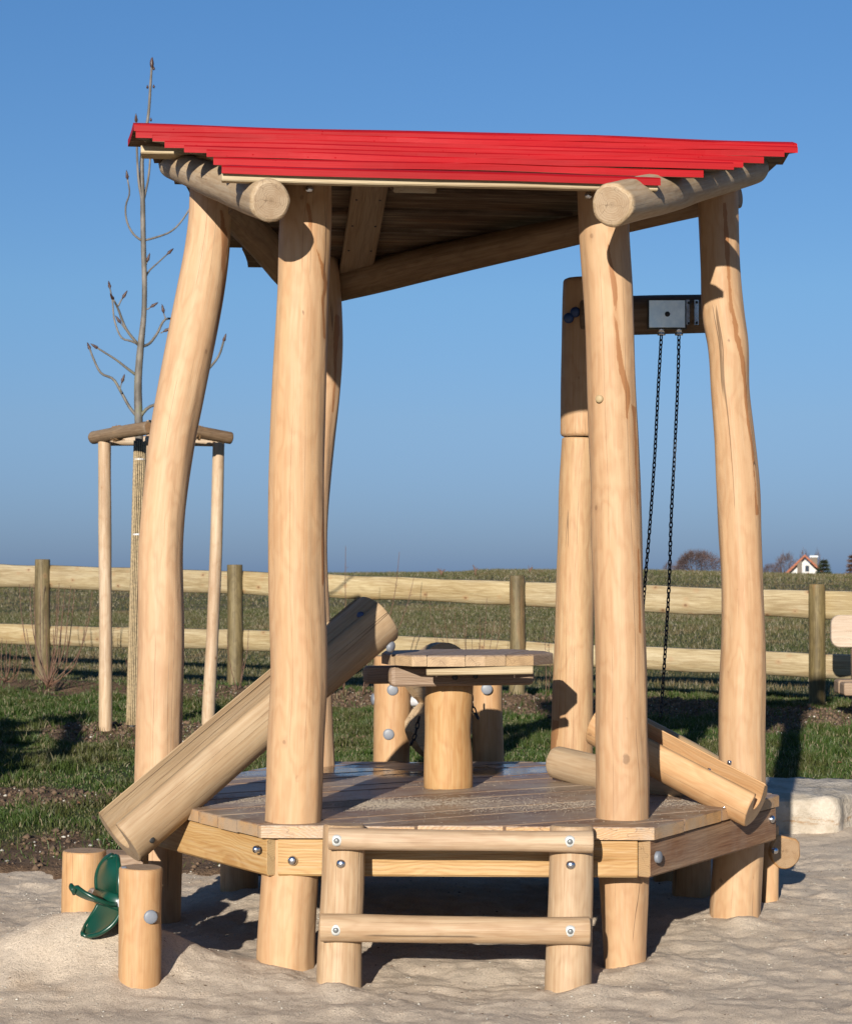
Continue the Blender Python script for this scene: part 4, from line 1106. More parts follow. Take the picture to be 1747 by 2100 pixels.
# ------------------------------------------------------------------ stone blocks edging the sand
def stone_mat():
    s = NT('pale_limestone'); p = s.pos(); n = s.noise(p, 9, 5, .65); f = s.noise(p, 60, 4, .6)
    c = s.mix(s.ramp(n, .35, .65), (.52, .44, .34), (.70, .61, .50))
    z = s.sep(p)[2]
    band = s.math('MULTIPLY', s.ramp(s.math('ABSOLUTE', s.math('SUBTRACT', z, .062)), .03, .0), s.ramp(s.noise(s.vmul(p, (1, 1, 3)), 13, 4, .7), .5, .62))
    c = s.mix(s.math('MULTIPLY', band, .75), c, (.36, .19, .07))
    c = s.mix(s.ramp(s.noise(p, 16, 4, .7), .6, .72, 0, .6), c, (.40, .35, .28))
    h = s.math('ADD', n, s.math('MULTIPLY', f, .4))
    return s.fin(c, .8, s.bump(h, .9, .02), .3)
M_STONE = stone_mat()
def stone(corners, zt, label, seed):
    """rough block: a footprint quadrilateral, rounded and knobbly"""
    n = 26; V = []; Fc = []
    c = np.array(corners, float)
    def P(u, v): return (c[0] * (1-u) * (1-v) + c[1] * u * (1-v) + c[2] * u * v + c[3] * (1-u) * v)
    # build as a subdivided box
    zb = -.1; idx = {}
    def vert(i, j, k, nz=10):
        if (i, j, k) in idx: return idx[(i, j, k)]
        u, v, w = i / n, j / n, k / nz
        uu, vv_ = u, v
        p = P(uu, vv_); z = zb + (zt - zb) * w
        cen = c.mean(0); d = p - cen
        e_ = max(abs(u - .5), abs(v - .5)) * 2
        rnd = 1 - .018 * max(0, (w - .75) / .25) ** 2
        p = cen + d * rnd
        z -= .009 * max(0, (e_ - .85) / .15) ** 2 * (w > .9)
        s_ = .034 * (float(vnoise(p[0] * 9 + z * 3, p[1] * 9 + seed, seed)) - .5) + .020 * (float(vnoise(p[0] * 25 + z * 18, p[1] * 25 - z * 9 + seed, seed + 2)) - .5)
        ch = .02 * (float(vnoise(p[0] * 6 + seed, z * 14 + p[1] * 6, seed + 7)) - .5)
        p = p + d / (np.linalg.norm(d) + 1e-6) * (s_ + ch) * (e_ > .95) * 1.3
        z += s_ * .7 * (w >= .999)
        idx[(i, j, k)] = len(V); V.append((p[0], p[1], z)); return len(V) - 1
    nz = 10
    for i in range(n):
        for j in range(n): Fc.append((vert(i, j, nz), vert(i+1, j, nz), vert(i+1, j+1, nz), vert(i, j+1, nz)))
    for k in range(nz):
        for i in range(n):
            Fc.append((vert(i, 0, k), vert(i+1, 0, k), vert(i+1, 0, k+1), vert(i, 0, k+1)))
            Fc.append((vert(i+1, n, k), vert(i, n, k), vert(i, n, k+1), vert(i+1, n, k+1)))
            Fc.append((vert(0, i+1, k), vert(0, i, k), vert(0, i, k+1), vert(0, i+1, k+1)))
            Fc.append((vert(n, i, k), vert(n, i+1, k), vert(n, i+1, k+1), vert(n, i, k+1)))
    return tag(make('stone_block', V, Fc, M_STONE), label, 'stone', 'stone blocks edging the sand')
stone([(1.15, 9.95), (2.11, 9.86), (2.72, 10.75), (1.30, 11.05)], .185, 'long white limestone block standing right behind the right-hand post', 5)
stone([(2.50, 10.2), (3.4, 10.5), (3.4, 11.3), (2.95, 11.2)], .175, 'next white limestone block, at the right edge behind the long one', 9)

# ------------------------------------------------------------------ fence
fe = thing('post_and_rail_fence', (0, 17.75, .17), 'two-rail wooden fence crossing behind the playground', 'fence')
def fY(x): return F / (190 + (x / 1747) * 60)
fp = [(-330, 1128, 1385, 31), (88, 1147, 1402, 31), (482, 1158, 1424, 32), (1060, 1180, 1440, 32), (1674, 1198, 1466, 33), (2330, 1222, 1500, 35)]
for x, y0, y1, w in fp:
    Y = fY(x); p0 = at(x, y1 + 25, Y); p1 = at(x, y0, Y); r = w / 2 * Y / F
    log('fence_post', [tuple(p0) + (r * 1.04,), tuple((p0 + p1) / 2 + [.004, 0, 0]) + (r,), tuple(p1) + (r * .97,)], M_FPOST, fe, M=20, facets=7, wob=.01, bevel=.006)
tops = [(-330, 1146, 1196), (0, 1156, 1204), (88, 1159, 1207), (482, 1171, 1219), (1060, 1192.5, 1241), (1322, 1199, 1255), (1674, 1211, 1270), (2330, 1232, 1297)]
lows = [(-330, 1266, 1306), (0, 1279, 1320), (88, 1281, 1323), (482, 1290, 1333), (1060, 1315, 1364), (1322, 1326, 1375), (1674, 1340, 1390), (2330, 1362, 1417)]
def rail(x0, x1, tab, ext=0):
    xs_ = [t[0] for t in tab]; f = lambda x, i: np.interp(x, xs_, [t[i] for t in tab])
    n = 16; pts = []; prof = []
    s = SEED[0] * 1.7
    for k in range(n):
        x = x0 + (x1 - x0) * k / (n - 1); Y = fY(x) + .085
        a, b = f(x, 1), f(x, 2); p = at(x, (a + b) / 2, Y); hh = (b - a) / 2 * Y / F
        w1 = .010 * (vnoise(k * .45, s, 3) - .5) * 2; w2 = .010 * (vnoise(k * .45, s, 4) - .5) * 2
        pts.append(p)
        # half-round rail, flat side to the field, soft hump to the viewer
        cs_ = [(-.02, -hh + w1), (.012, -hh + w1 + .006), (.030, -hh * .55), (.034, 0), (.030, hh * .55), (.012, hh + w2 - .006), (-.02, hh + w2)]
        prof.append([(q[0], q[1]) for q in cs_])
    pts = np.array(pts); d = pts[-1] - pts[0]
    P = np.array(prof)
    # profile x axis = B = T x up ; T along +x, up z -> B = -y (towards the viewer)
    return sweep('rail', pts, P, M_FENCE, fe, up=(0, 0, 1), bevel=.003, gshift=(.05, .0))
for i in range(len(fp) - 1):
    a, b = fp[i][0], fp[i + 1][0]
    rail(a + 1.5, b - 1.5, tops); rail(a + 1.5, b - 1.5, lows)

# ------------------------------------------------------------------ bench at the right edge
be = thing('bench', (*at(1850, 1480, 14.8)[:2], .2), 'wooden bench with pale rounded backrest cut by the right edge', 'bench')
def rounded(name, c, L, h, th_, mat, parent, rad=.07):
    pts = []
    for (sx, sz) in ((1, 1), (-1, 1), (-1, -1), (1, -1)):
        a0 = {(1, 1): 0, (-1, 1): 90, (-1, -1): 180, (1, -1): 270}[(sx, sz)]
        for k in range(6):
            a = math.radians(a0 + 90 * k / 5); pts.append((sx * (L/2 - rad) + rad * math.cos(a), sz * (h/2 - rad) + rad * math.sin(a)))
    pts = np.array(pts)
    c = np.array(c, float)
    n = len(pts); V = []; G = []; Fc = []
    for (k_, y) in ((.985, -th_/2), (1, -th_/2 + .008), (1, th_/2 - .008), (.985, th_/2)):
        for p in pts: V.append(c + [p[0] * (1 if k_ == 1 else (1 - .006 / L)), y, p[1] * (k_ if k_ == 1 else 1 - .012 / h)]); G.append((p[1] + .08, y + .06, p[0]))
    for k in range(3):
        for j in range(n): Fc.append((k*n+j, k*n+(j+1) % n, (k+1)*n+(j+1) % n, (k+1)*n+j))
    Fc.append(tuple(range(n-1, -1, -1))); Fc.append(tuple(range(3*n, 4*n)))
    return make(name, V, Fc, mat, parent, False, {'grain': np.array(G), 'endg': np.zeros(len(V))})
x0 = at(1705, 0, 14.9)[0]
rounded('backrest', (x0 + .85, 14.95, .895), 1.7, .252, .045, M_BENCH, be)
rounded('seat', (x0 + .85, 14.75, .475), 1.7, .108, .16, M_BENCHB, be, .02)
rounded('seat', (x0 + .85, 14.55, .470), 1.7, .10, .16, M_BENCHB, be, .02)
for xx in (x0 + .2, x0 + 1.5):
    log('leg', [(xx, 14.68, .05, .085), (xx, 14.68, .25, .08), (xx, 14.68, .425, .08)], M_BENCHB, be, M=20)
    board('back_support', (xx, 14.93, .3), (xx, 14.99, .97), .07, .05, M_BENCHB, be, up=(0, 1, 0))

# ------------------------------------------------------------------ young tree and its support
TY = 14.0
tr = thing('young_tree', at(271, 1534, TY), 'young bare tree with few upright twigs and a reed-wrapped trunk', 'tree')
s_ = F / TY
b_ = Bag()
tp = [(271, 1545, 19), (277, 1300, 18), (284, 1000, 17), (286, 900, 17), (285, 862, 17.5), (284, 776, 16), (289, 711, 14.5), (296, 640, 11), (297, 600, 11), (294.6, 494, 11), (293.5, 418, 10.5), (293, 309, 8.5), (299, 270, 7), (304, 243, 6.2), (309, 178, 5.5), (312, 133, 4.5)]
b_.tube([at(x, y, TY) for x, y, w in tp], [w / 2 / s_ for x, y, w in tp], M=12, sub=4)
b_.build('trunk', M_BARK, tr)
br = [([(294, 495), (278, 484), (265, 465), (259, 420), (266, 398), (262, 366)], 5, .1), ([(294, 494), (320, 487), (349, 476), (392, 424), (402, 405)], 5, -.15),
      ([(293, 416), (286, 378), (282, 323), (281, 275), (280, 250)], 6, .12), ([(294, 416), (305, 364), (309, 314), (310, 285)], 5.5, -.1),
      ([(298, 570), (306, 556), (321, 542), (345, 520)], 4.5, -.1), ([(285, 708), (260, 676), (240.5, 628), (233, 614)], 6.5, .15),
      ([(284, 706), (268, 699), (253, 695), (236, 659), (231, 615), (226, 590)], 5, -.2), ([(292, 711), (305, 706), (321, 687), (342, 654), (360, 653), (372, 640)], 6.5, -.2),
      ([(281, 770), (262, 756), (243, 741), (201, 714)], 6.5, .1), ([(283, 856), (267, 836), (249, 804), (231, 776), (210, 767), (193, 737), (185, 716)], 7, -.15),
      ([(288, 856), (297, 843), (308, 834), (335, 826), (380, 795), (429, 756), (450, 728), (459, 700)], 7.5, .1),
      ([(297, 633), (303, 634), (311, 629)], 4, 0), ([(298, 562), (300, 545), (303, 535)], 3.5, 0), ([(258, 676), (252, 668), (247, 661)], 3, 0), ([(247, 804), (248, 792), (251, 783)], 3, 0), ([(243, 628), (248, 618), (253, 610)], 4, 0), ([(330, 683), (338, 679)], 3, 0), ([(341, 655), (337, 645), (336, 640)], 3, 0)]
for pts, w, dep in br:
    b_ = Bag(); n = len(pts)
    P3 = [at(x, y, TY - dep * k / max(1, n - 1)) for k, (x, y) in enumerate(pts)]
    b_.tube(P3, [(w * (1 - .42 * k / max(1, n - 1))) / 2 / s_ for k in range(n)], M=7, sub=3)
    bo = b_.build('branch', M_BARK, tr)
    d = P3[-1] - P3[-2]; d = d / np.linalg.norm(d)
    b2 = Bag(); b2.tube([P3[-1] - d * .01, P3[-1] + d * .015, P3[-1] + d * .04, P3[-1] + d * .06], [.005, .009, .008, .0015], M=7, sub=2); 
    sd2 = np.cross(d, (0, 1, 0)); sd2 /= np.linalg.norm(sd2)
    for sg in (-1, 1): b2.tube([P3[-1] - d * .004, P3[-1] + d * .012 + sd2 * sg * .008, P3[-1] + d * .026 + sd2 * sg * .009], [.004, .005, .001], M=5, sub=2)
    b2.build('bud', M_BUD, bo)
b2 = Bag(); b2.tube([at(312, 140, TY), at(312, 132, TY), at(312, 124, TY), at(313, 117, TY)], [.008, .015, .012, .002], M=7)
for x, y in ((303, 179), (316, 178), (305, 240), (310, 246), (316, 141)): b2.tube([at(x, y + 3, TY), at(x, y, TY), at(x, y - 5, TY)], [.004, .009, .001], M=5)
b2.build('bud', M_BUD, tr)
# reed sleeve
b_ = Bag()
for k in range(17):
    a = 2 * math.pi * k / 17; ox, oy = math.cos(a) * .036, math.sin(a) * .036; j1 = random.uniform(-.02, .01); 
    b_.tube([at(270, 1530, TY) + [ox * 1.05, oy, random.uniform(-.02, .03)], at(278, 1220, TY) + [ox + random.uniform(-.003, .003), oy, 0], at(288, 905, TY) + [ox * 1.15, oy * 1.1, j1]], [.0068, .0062, .006], M=6, sub=3)
rw = b_.build('reed_wrap', M_REED, tr)
for y, c_ in ((942, M_TIE), (1096, M_TIE), (1488, M_BOLT)):
    x = 271 + (1534 - y) / 629 * 17; V = []; Fc = []; n = 16; hh = .006
    for z in (-hh, hh):
        for j in range(n): a = 2 * math.pi * j / n; V.append(at(x, y, TY) + [math.cos(a) * .0445, math.sin(a) * .0445, z])
    Fc = [(j, (j+1) % n, n + (j+1) % n, n + j) for j in range(n)]
    make('cable_tie', V, Fc, c_, rw)
sp = thing('tree_support', at(320, 1510, 14.2), 'three pale wooden stakes with brown crossbars around the young tree', 'tree support')
post_px('stake', [(905, 202, 228), (1100, 203, 229), (1300, 204, 230), (1515, 203, 231)], 13.9, 13.9, M_STAKE, sp, zbot=.0, M=18, wob=.01, facets=7)
post_px('stake', [(903, 437, 461), (1100, 432, 457), (1300, 424, 449), (1500, 414, 441)], 14.35, 14.35, M_STAKE, sp, zbot=.0, M=18, wob=.01, facets=7)
post_px('stake', [(862, 301, 324), (1100, 298, 322), (1400, 296, 320), (1520, 295, 320)], 14.7, 14.7, M_STAKE, sp, zbot=.0, M=18, wob=.01, facets=7)
def pole(name, p, q, r, mat): return log(name, [tuple(p) + (r,), tuple((p + q) / 2 + [0, 0, .004]) + (r,), tuple(q) + (r * 1.03,)], mat, sp, up=(0, 0, 1), M=18, facets=7, wob=.006, bevel=.01)
bar1 = pole('crossbar', at(190, 898, 13.95), at(306, 877, 13.55), .046, M_BAR)
bar2 = pole('crossbar', at(476, 899, 14.1), at(350, 878, 13.9), .044, M_BAR)
pole('crossbar', at(215, 904, 14.15), at(455, 906, 14.4), .036, M_STAKE)
def rope(c, d, r, parent, n=5):
    c = np.array(c); d = np.array(d, float); d /= np.linalg.norm(d); u1 = np.cross(d, (0, 0, 1)); u1 /= np.linalg.norm(u1); u2 = np.cross(d, u1)
    b_ = Bag(); pts = []
    for k in range(n * 14): a = 2 * math.pi * k / 14; pts.append(c + d * (.012 * (k / 14 - n / 2) * 1.1 + .01 * math.sin(a * 1.3)) + (u1 * math.cos(a) + u2 * math.sin(a)) * (r + .004))
    b_.tube(np.array(pts), .0075, M=6, sub=1)
    for k in range(26):
        a = random.uniform(0, 6.28); p = c + d * random.uniform(-.03, .03) + (u1 * math.cos(a) + u2 * math.sin(a)) * (r + .008)
        b_.tube([p, p + np.array([random.uniform(-.02, .02), random.uniform(-.02, .02), random.uniform(-.015, .03)])], .0012, M=3)
    b_.build('rope_lashing', M_ROPE, parent)
rope(at(240, 889, 13.8), at(306, 877, 13.55) - at(190, 898, 13.95), .046, bar1)
rope(at(404, 887, 14.0), at(476, 899, 14.1) - at(350, 878, 13.9), .044, bar2, 4)

# ------------------------------------------------------------------ bare shrubs and stalks by the fence
def shrub(name, base, tips, label, cat='shrub', w=2.6, grp='bare shrubs along the fence', curve=.3, Y=None, sub=True):
    bx_, by_, Y0 = base; t = thing(name, at(bx_, by_, Y0), label, cat, grp)
    for (tx, ty) in tips:
        b_ = Bag(); dY = random.uniform(-.25, .25)
        p0 = at(bx_ + random.uniform(-4, 4), by_, Y0) - [0, 0, .03]; p2 = at(tx, ty, Y0 + dY); m = (p0 + p2) / 2; m[2] -= curve * .12; m[0] += (p2[0] - p0[0]) * .16 + random.uniform(-.015, .015)
        m2 = (m + p2) / 2 + [(p2[0] - p0[0]) * .05 + random.uniform(-.01, .01), 0, 0]; q = F / Y0
        b_.tube([p0, m, m2, p2], [w / 2 / q, w * .42 / q, w * .34 / q, w * .22 / q], M=5, sub=3)
        for k in range(3):
            f = random.uniform(.4, .9); a = p0 + (p2 - p0) * f if f < .5 else m2 + (p2 - m2) * (f - .5)
            b_.tube([a, a + np.array([random.uniform(-.03, .03), random.uniform(-.02, .02), random.uniform(.01, .03)])], .002, M=3)
        b_.build('stem', M_TWIG, t)
    return t
shrub('bare_shrub', (100, 1402, 18.6), [(40, 1198), (62, 1200), (70, 1197), (84, 1222), (118, 1208), (122, 1196), (134, 1206), (146, 1202), (154, 1206), (190, 1213), (95, 1250), (110, 1290), (178, 1270), (55, 1290), (128, 1260), (140, 1300)], 'taller bare reddish shrub growing in front of the leftmost fence post', curve=1.2)
shrub('bare_shrub', (12, 1392, 18.6), [(5, 1308), (14, 1312), (25, 1316), (34, 1322), (50, 1325), (-10, 1312), (-20, 1320), (40, 1350), (30, 1345), (10, 1345), (20, 1330), (-4, 1330)], 'low bare twiggy shrub at the left edge of the picture', w=2.2, curve=.8)
shrub('bare_sapling', (488, 1424, 18.0), [(510, 1290), (466, 1300), (500, 1350)], 'thin bare sapling growing at the foot of the second fence post', w=2, curve=.5)
shrub('dry_stalk', (706, 1420, 17.2), [(709, 1119), (716, 1300)], 'tall thin dry stalk rising straight above the fence', w=2, curve=0, grp='dry stalks along the fence')
shrub('dry_stalk', (745, 1420, 17.2), [(819, 1132), (850, 1180), (760, 1290)], 'slanting dry stalk leaning right above the fence', w=2, curve=0, grp='dry stalks along the fence')
shrub('bare_shrub', (965, 1430, 16.4), [(880 + 11 * k + random.uniform(-5, 5), random.uniform(1225, 1320)) for k in range(14)], 'thin bare shrub showing behind the table top', w=1.6, curve=.5)
shrub('dry_stalk', (262, 1412, 18.2), [(265, 1270), (258, 1350)], 'short dry stalk beside the reed-wrapped trunk', w=1.8, curve=0, grp='dry stalks along the fence')
shrub('dry_stalk', (1120, 1440, 16.9), [(1116, 1285), (1128, 1350), (1145, 1400)], 'short dry stalk left of the hoist post', w=1.6, curve=0, grp='dry stalks along the fence')
# thin weeds on the hill line
for (x, y, h, n, lb_) in ((905, 1176, 11, 9, 'small twiggy weed on the hill line beside the leaning chute'), (975, 1176, 20, 7, 'taller thin weed on the hill line in the middle'), (1087, 1175, 19, 6, 'thin upright weed on the hill line left of the hoist post')):
    t = thing('hill_weed', at(x, y + 3, 62), lb_, 'weed', 'weeds on the hill line'); b_ = Bag()
    for k in range(n):
        dx = random.uniform(-1, 1) * (16 if n == 9 else 7); b_.tube([at(x, y + 4, 62), at(x + dx * .4, y - h * .4, 62), at(x + dx, y - h * random.uniform(.5, 1), 62)], [.02, .014, .006], M=3, sub=2)
    b_.build('stem', M_TWIG, t)

# ------------------------------------------------------------------ far house, trees
hm = {'wall': plain('white_render', (.74, .73, .70), .8, scale=1), 'chim': plain('brown_brick', (.20, .16, .12), .8, scale=3), 'cap': plain('white_cap', (.8, .8, .78), .6)}
def roof_tile():
    s = NT('red_roof_tiles'); p = s.objco(); n = s.noise(p, 2.5, 4)
    w = s.math('SINE', s.math('MULTIPLY', s.sep(p)[2], 22)); c = s.mix(s.ramp(n, .3, .7), (.38, .13, .07), (.50, .20, .11)); c = s.mix(s.ramp(w, -1, 1, 0, .35), c, (.2, .06, .04)); return s.fin(c, .8, None, .3)
M_TILE = roof_tile()
HY = 200.0
hh = thing('far_house', at(1647, 1240, HY), 'white gabled house with red tiled roof on the horizon', 'house')
def prism(name, pts, y0, y1, mat, parent):
    n = len(pts); V = [(*at(x, y, HY)[[0]], y0, at(x, y, HY)[2]) for x, y in pts] + [(at(x, y, HY)[0] * y1 / y0, y1, at(x, y, HY)[2]) for x, y in pts]
    Fc = [tuple(range(n)), tuple(range(2*n-1, n-1, -1))] + [(i, n + i, n + (i+1) % n, (i+1) % n) for i in range(n)]
    return make(name, V, Fc, mat, parent, False)
prism('wall', [(1606, 1240), (1606, 1182), (1646, 1143), (1690, 1186), (1690, 1240)], HY, HY + 9, hm['wall'], hh)
prism('roof', [(1646, 1137), (1646, 1142), (1600, 1187), (1597, 1183)], HY - .9, HY + 9.5, M_TILE, hh)
prism('roof', [(1646, 1137), (1692, 1179), (1689, 1183), (1646, 1142)], HY - .9, HY + 9.5, M_TILE, hh)
prism('chimney', [(1631, 1150), (1640, 1150), (1640, 1200), (1631, 1200)], HY - .8, HY - .2, hm['chim'], hh)
ch = prism('chimney', [(1668, 1143), (1683, 1143), (1683, 1180), (1668, 1180)], HY + 2, HY + 3, hm['chim'], hh)
prism('chimney_cap', [(1667, 1139), (1684, 1139), (1684, 1142.5), (1667, 1142.5)], HY + 1.9, HY + 3.1, hm['cap'], ch)
prism('porch_wall', [(1632, 1200), (1632, 1188), (1643, 1178), (1655, 1188), (1655, 1200)], HY - 3, HY - .2, hm['wall'], hh)
prism('porch_roof', [(1643, 1174), (1643, 1177), (1630, 1189), (1628, 1187)], HY - 3.4, HY - .2, M_TILE, hh)
prism('porch_roof', [(1643, 1174), (1658, 1187), (1656, 1189), (1643, 1177)], HY - 3.4, HY - .2, M_TILE, hh)
prism('window', [(1650, 1160), (1658, 1160), (1658, 1172), (1650, 1172)], HY - .06, HY - .01, plain('dark_glass', (.05, .06, .08), .2), hh)
t = prism('low_roof', [(1700, 1181), (1760, 1180), (1790, 1200), (1690, 1200)], HY + 6, HY + 14, M_TILE, None); tag(t, 'low red roof strip just above the hill line at the right edge', 'roof')

M_BR = plain('far_twigs', (.115, .070, .062), .8, var=.3, scale=1)
M_CON = plain('conifer_needles', (.035, .05, .018), .8, var=.3, scale=1)
M_CONR = plain('brown_needles', (.14, .075, .045), .8, var=.3, scale=1)
def twig_tree(name, x, ybase, ytop, wpx, Y, label, n=900, cat='tree', grp='bare trees on the horizon', mt=None, flat=1):
    s = F / Y; b = at(x, ybase, Y); H_ = (ybase - ytop) / s; Wd = wpx / 2 / s
    t = thing(name, b, label, cat, grp); k = Bag()
    k.tube([b - [0, 0, .6], b + [0, 0, H_ * .35]], [.035 * H_, .02 * H_], M=6)
    tips = []
    for i in range(14):
        a = random.uniform(0, 6.28); r = random.uniform(.3, .8) * Wd; z = random.uniform(.45, .85) * H_
        q = b + [math.cos(a) * r, math.sin(a) * r, z]; k.tube([b + [0, 0, H_ * random.uniform(.05, .3)], (b + q) / 2 + [math.cos(a) * r * .2, 0, -.02 * H_], q], [.015 * H_, .01 * H_, .005 * H_], M=4, sub=2); tips.append(q)
    k.build('trunk', mt or M_BR, t)
    # crown: many thin twigs growing out and up
    th_ = rng.uniform(0, 2 * np.pi, n); ph = rng.uniform(0, 1, n) ** .7; rr = rng.uniform(.25, 1, n) ** .5
    lob = 1 + .22 * np.sin(th_ * 3 + x) * 1.0 + .15 * (vnoise(th_ * 3, ph * 5, int(x)) - .5)
    cx = b[0] + np.cos(th_) * Wd * rr * lob * np.sqrt(np.maximum(.05, 1 - (ph * .98) ** 2.2)); cy = b[1] + np.sin(th_) * Wd * rr * np.sqrt(np.maximum(.05, 1 - (ph * .98) ** 2.2)) * .8
    cz = b[2] + (.12 + .86 * ph * rng.uniform(.75, 1, n)) * H_
    P0 = np.column_stack([cx, cy, cz]); dr = P0 - (b + [0, 0, H_ * .1]); dr /= np.linalg.norm(dr, axis=1)[:, None]
    dr += rng.normal(0, .35, (n, 3)); ln = H_ * rng.uniform(.06, .16, n)[:, None]; wd = H_ * .006
    sd3 = np.cross(dr, rng.normal(0, 1, (n, 3))); sd3 /= np.linalg.norm(sd3, axis=1)[:, None]
    V = np.stack([P0 - sd3 * wd, P0 + sd3 * wd, P0 + dr * ln], 1).reshape(-1, 3); Fc = np.arange(3 * n).reshape(-1, 3)
    make('crown', V, Fc, mt or M_BR, t, False)
    return t
twig_tree('bare_bush', 1428, 1186, 1129, 108, 115, 'wide reddish-brown bare bush on the horizon left of the right-hand post', 5200)
twig_tree('bare_bush', 1372, 1186, 1152, 34, 118, 'small bare bush touching the left end of the wide brown bush', 900)
twig_tree('bare_tree', 1610, 1205, 1134, 62, 240, 'sparse bare tree just left of the far white house', 900)
twig_tree('bare_tree', 1648, 1188, 1126, 26, 260, 'thin bare tree top showing over the ridge of the far house', 260)
twig_tree('bare_bush', 1578, 1194, 1156, 44, 190, 'low purple-brown bush beside the right-hand post on the horizon', 1500)
twig_tree('bare_tree', 1675, 1188, 1124, 16, 240, 'slim bare tree behind the chimney of the far house', 90)
def conifer(x, ybase, ytop, wpx, Y, label, mt, n=1600):
    s = F / Y; b = at(x, ybase, Y); H_ = (ybase - ytop) / s; Wd = wpx / 2 / s
    t = thing('conifer', b, label, 'tree', 'conifers on the horizon'); k = Bag(); k.tube([b - [0, 0, .5], b + [0, 0, H_]], [.03 * H_, .005 * H_], M=5); k.build('trunk', M_BR, t)
    tier = rng.integers(0, 9, n) / 9.0; f = np.clip(tier + rng.normal(0, .02, n), 0, .98); a = rng.uniform(0, 6.28, n); r = (1 - f) * Wd * rng.uniform(.1, 1, n) * (.75 + .35 * np.sin(a * 4 + tier * 9))
    P0 = np.column_stack([b[0] + np.cos(a) * r, b[1] + np.sin(a) * r, b[2] + (f * .95 + .04 - .05 * r / Wd) * H_]); d3 = np.column_stack([np.cos(a), np.sin(a), rng.normal(.05, .3, n)]); ln = H_ * rng.uniform(.05, .12, n)[:, None]
    sd3 = np.cross(d3, rng.normal(0, 1, (n, 3))); sd3 /= np.linalg.norm(sd3, axis=1)[:, None]; wd = H_ * .012
    V = np.stack([P0 - sd3 * wd, P0 + sd3 * wd, P0 + d3 * ln], 1).reshape(-1, 3); make('crown', V, np.arange(3 * n).reshape(-1, 3), mt, t, False)
conifer(1688, 1215, 1144, 84, 150, 'dark green conifer in front of the right side of the far house', M_CON, 3600)
conifer(1747, 1215, 1132, 60, 150, 'brownish conifer cut by the right edge on the horizon', M_CONR, 1300)

# ------------------------------------------------------------------ small stones, leaves, crumbs
def scatter(name, X, Y, H, size, mat, label, cat, flat=.6):
    n = len(X); ico = np.array([(1, 0, 0), (-1, 0, 0), (0, 1, 0), (0, -1, 0), (0, 0, 1), (0, 0, -1)], float)
    fc = np.array([(0, 2, 4), (2, 1, 4), (1, 3, 4), (3, 0, 4), (2, 0, 5), (1, 2, 5), (3, 1, 5), (0, 3, 5)])
    jit = rng.uniform(.6, 1.3, (n, 6, 3)); V = ico[None] * jit * size[:, None, None] * np.array([1, 1, flat])
    a = rng.uniform(0, 6.28, n); c_, s2 = np.cos(a)[:, None], np.sin(a)[:, None]
    V = np.stack([V[..., 0] * c_ - V[..., 1] * s2, V[..., 0] * s2 + V[..., 1] * c_, V[..., 2]], -1)
    V = V + np.column_stack([X, Y, H(X, Y) + size * flat * .3])[:, None]
    Fc = (fc[None] + np.arange(n)[:, None, None] * 6).reshape(-1, 3)
    return tag(make(name, V.reshape(-1, 3), Fc, mat, None, False, centre=False), label, cat, kind='stuff')
M_PEB = plain('pale_pebble', (.58, .54, .46), .8, var=.3, scale=9)
M_CLOD = plain('earth_clod', (.16, .10, .06), .95, var=.4, scale=30)
M_LEAF = plain('dead_leaf', (.20, .085, .035), .8, var=.4, scale=20)
X, Y = fan(9000, 8.4, 18.2, .6); dm = dirtmask(X, Y); k = (zone(X, Y) > .05) & (rng.uniform(0, 1, len(X)) < dm * .55 + .016) & (Y < Yf(X) + .3) & ~((X > 1.1) & (Y < 11.2)); X, Y = X[k], Y[k]
scatter('pebbles', X, Y, Hlawn, rng.uniform(.004, .015, len(X)) * (.6 + rng.uniform(0, 1, len(X)) ** 4), M_PEB, 'small pale stones scattered over the bare earth', 'stones')
X, Y = fan(60000, 8.4, 18.2, .6); dm = dirtmask(X, Y); k = (zone(X, Y) > .0) & (rng.uniform(0, 1, len(X)) < dm * .8 * (.25 + .75 * sstep(.3, 1.6, Y - Yb(X)))) & (Y < Yf(X) + .3) & ~((X > 1.1) & (Y < 11.2)); X, Y = X[k], Y[k]
scatter('earth_clods', X, Y, Hlawn, .006 + .022 * rng.uniform(0, 1, len(X)) ** 3, M_CLOD, 'crumbled brown earth on the bank and round the tree', 'earth', .8)
X, Y = fan(8000, 5.3, 9.5, .5); k = (zone(X, Y) < 0); X, Y = X[k], Y[k]
scatter('sand_grit', X, Y, Hsandt, .0012 + .0045 * rng.uniform(0, 1, len(X)) ** 5, M_PEB, 'coarse pale grit lying in the sand', 'grit')
X, Y = fan(2600, 5.3, 9.5, .5); k = (zone(X, Y) < 0); X, Y = X[k], Y[k]
scatter('bark_crumbs', X, Y, Hsandt, .0015 + .006 * rng.uniform(0, 1, len(X)) ** 6, M_CLOD, 'dark bark crumbs lying in the sand', 'crumbs', .4)
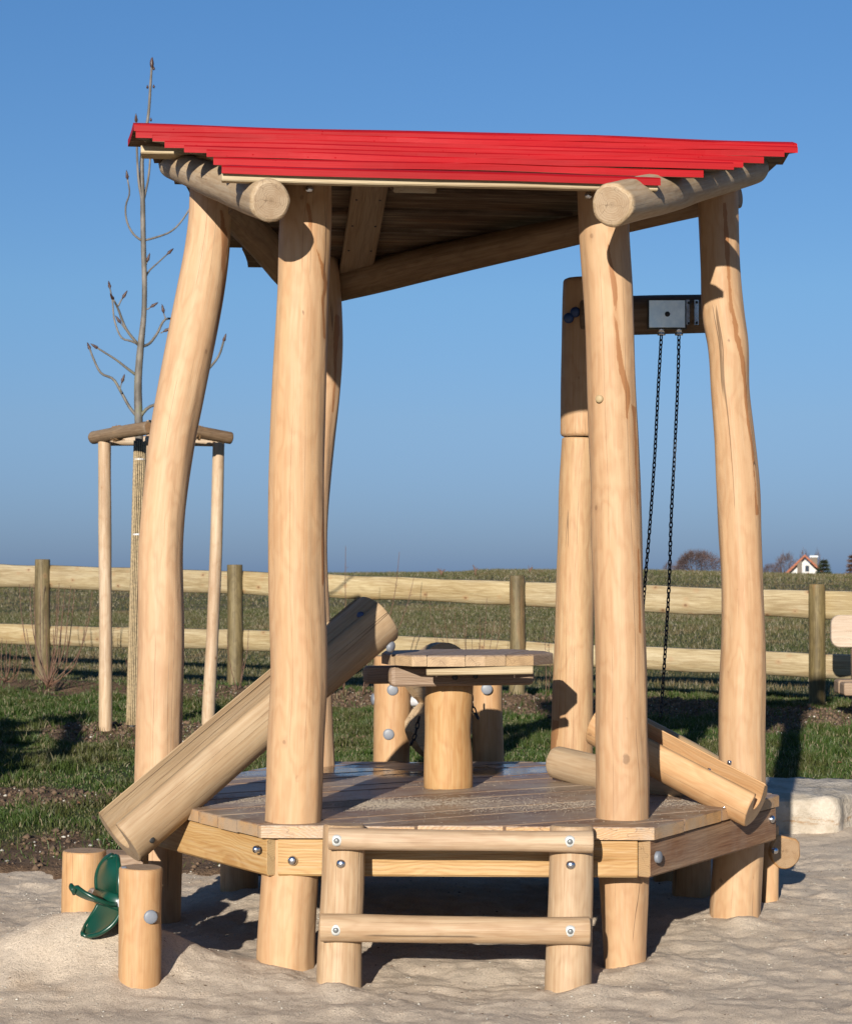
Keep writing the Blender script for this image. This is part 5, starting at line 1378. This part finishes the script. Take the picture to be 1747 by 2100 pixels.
# drifts of sand lying on the deck
X = np.concatenate([rng.normal(-.45, .30, 11000), rng.uniform(-.3, 1.0, 12000), rng.uniform(-.9, 1.0, 5000)]); Y = np.concatenate([6.98 + rng.normal(0, .10, 11000), 6.95 + rng.normal(0, .11, 12000), rng.uniform(6.4, 8.0, 5000)])
Y[:11000] += -.18 * (X[:11000] + .45)
ok = np.ones(len(X), bool)
for i in range(6):
    a, b = np.array(DECK[i]), np.array(DECK[(i + 1) % 6]); d = b - a; ok &= (d[0] * (Y - a[1]) - d[1] * (X - a[0])) > .02
X, Y = X[ok], Y[ok]
M_SG = plain('dry_sand_grain', (.52, .43, .33), .9, var=.2, scale=200)
scatter('sand_on_deck', X, Y, lambda x, y: x * 0 + DTOP + .001, .0008 + .0017 * rng.uniform(0, 1, len(X)) ** 2, M_SG, 'thin drifts of dry sand lying across the deck', 'sand', .6)
# fallen leaves
Lf = Bag()
X, Y = fan(150, 8.9, 16, .3)
for x, y in zip(X, Y):
    if zone(np.array(x), np.array(y)) < .2: continue
    z = float(Hlawn(np.array([x]), np.array([y]))[0]) + random.uniform(.008, .03); a = random.uniform(0, 6.28); r = random.uniform(.010, .024); c_, s2 = math.cos(a) * r, math.sin(a) * r
    Lf.add([(x - c_, y - s2, z), (x + s2 * .6, y - c_ * .6, z + r * .5), (x + c_, y + s2, z + r * .2), (x - s2 * .6, y + c_ * .6, z + r * .4)], [(0, 1, 2, 3)])
tag(Lf.build('fallen_leaves', M_LEAF, None, False, centre=False), 'few brown dead leaves lying in the short grass', 'leaves', kind='stuff')

# ------------------------------------------------------------------ the neighbour that casts its shadow in from the left
hut = thing('play_hut', (-4.2, 8.7, 0), 'small wooden play hut with a pitched roof standing left of the picture', 'hut')
for xx in (-5.2, -3.2):
    for yy in (8.42, 9.1): log('post', [(xx, yy, -.1, .06), (xx, yy, .5, .06), (xx, yy, 1.2, .058)], M_POST2, hut, M=16)
for k in range(15):
    z0 = .08 + .13 * k; hw_ = min(1.05, (2.15 - z0 - .12) / .86)
    board('wall_board', (-4.2 - hw_, 8.34, z0), (-4.2 + hw_, 8.34, z0), .025, .126, M_BEAM, hut)
for sgn in (-1, 1):
    for k in range(10):
        t0 = (k + .5) / 10; board('roof_board', (-4.2 + sgn * 1.12 * t0, 8.25, 2.2 - t0 * .95), (-4.2 + sgn * 1.12 * t0, 9.3, 2.2 - t0 * .95), .15, .024, M_RED, hut, up=(sgn * .85, 0, 1))
print('objects', len(bpy.data.objects))
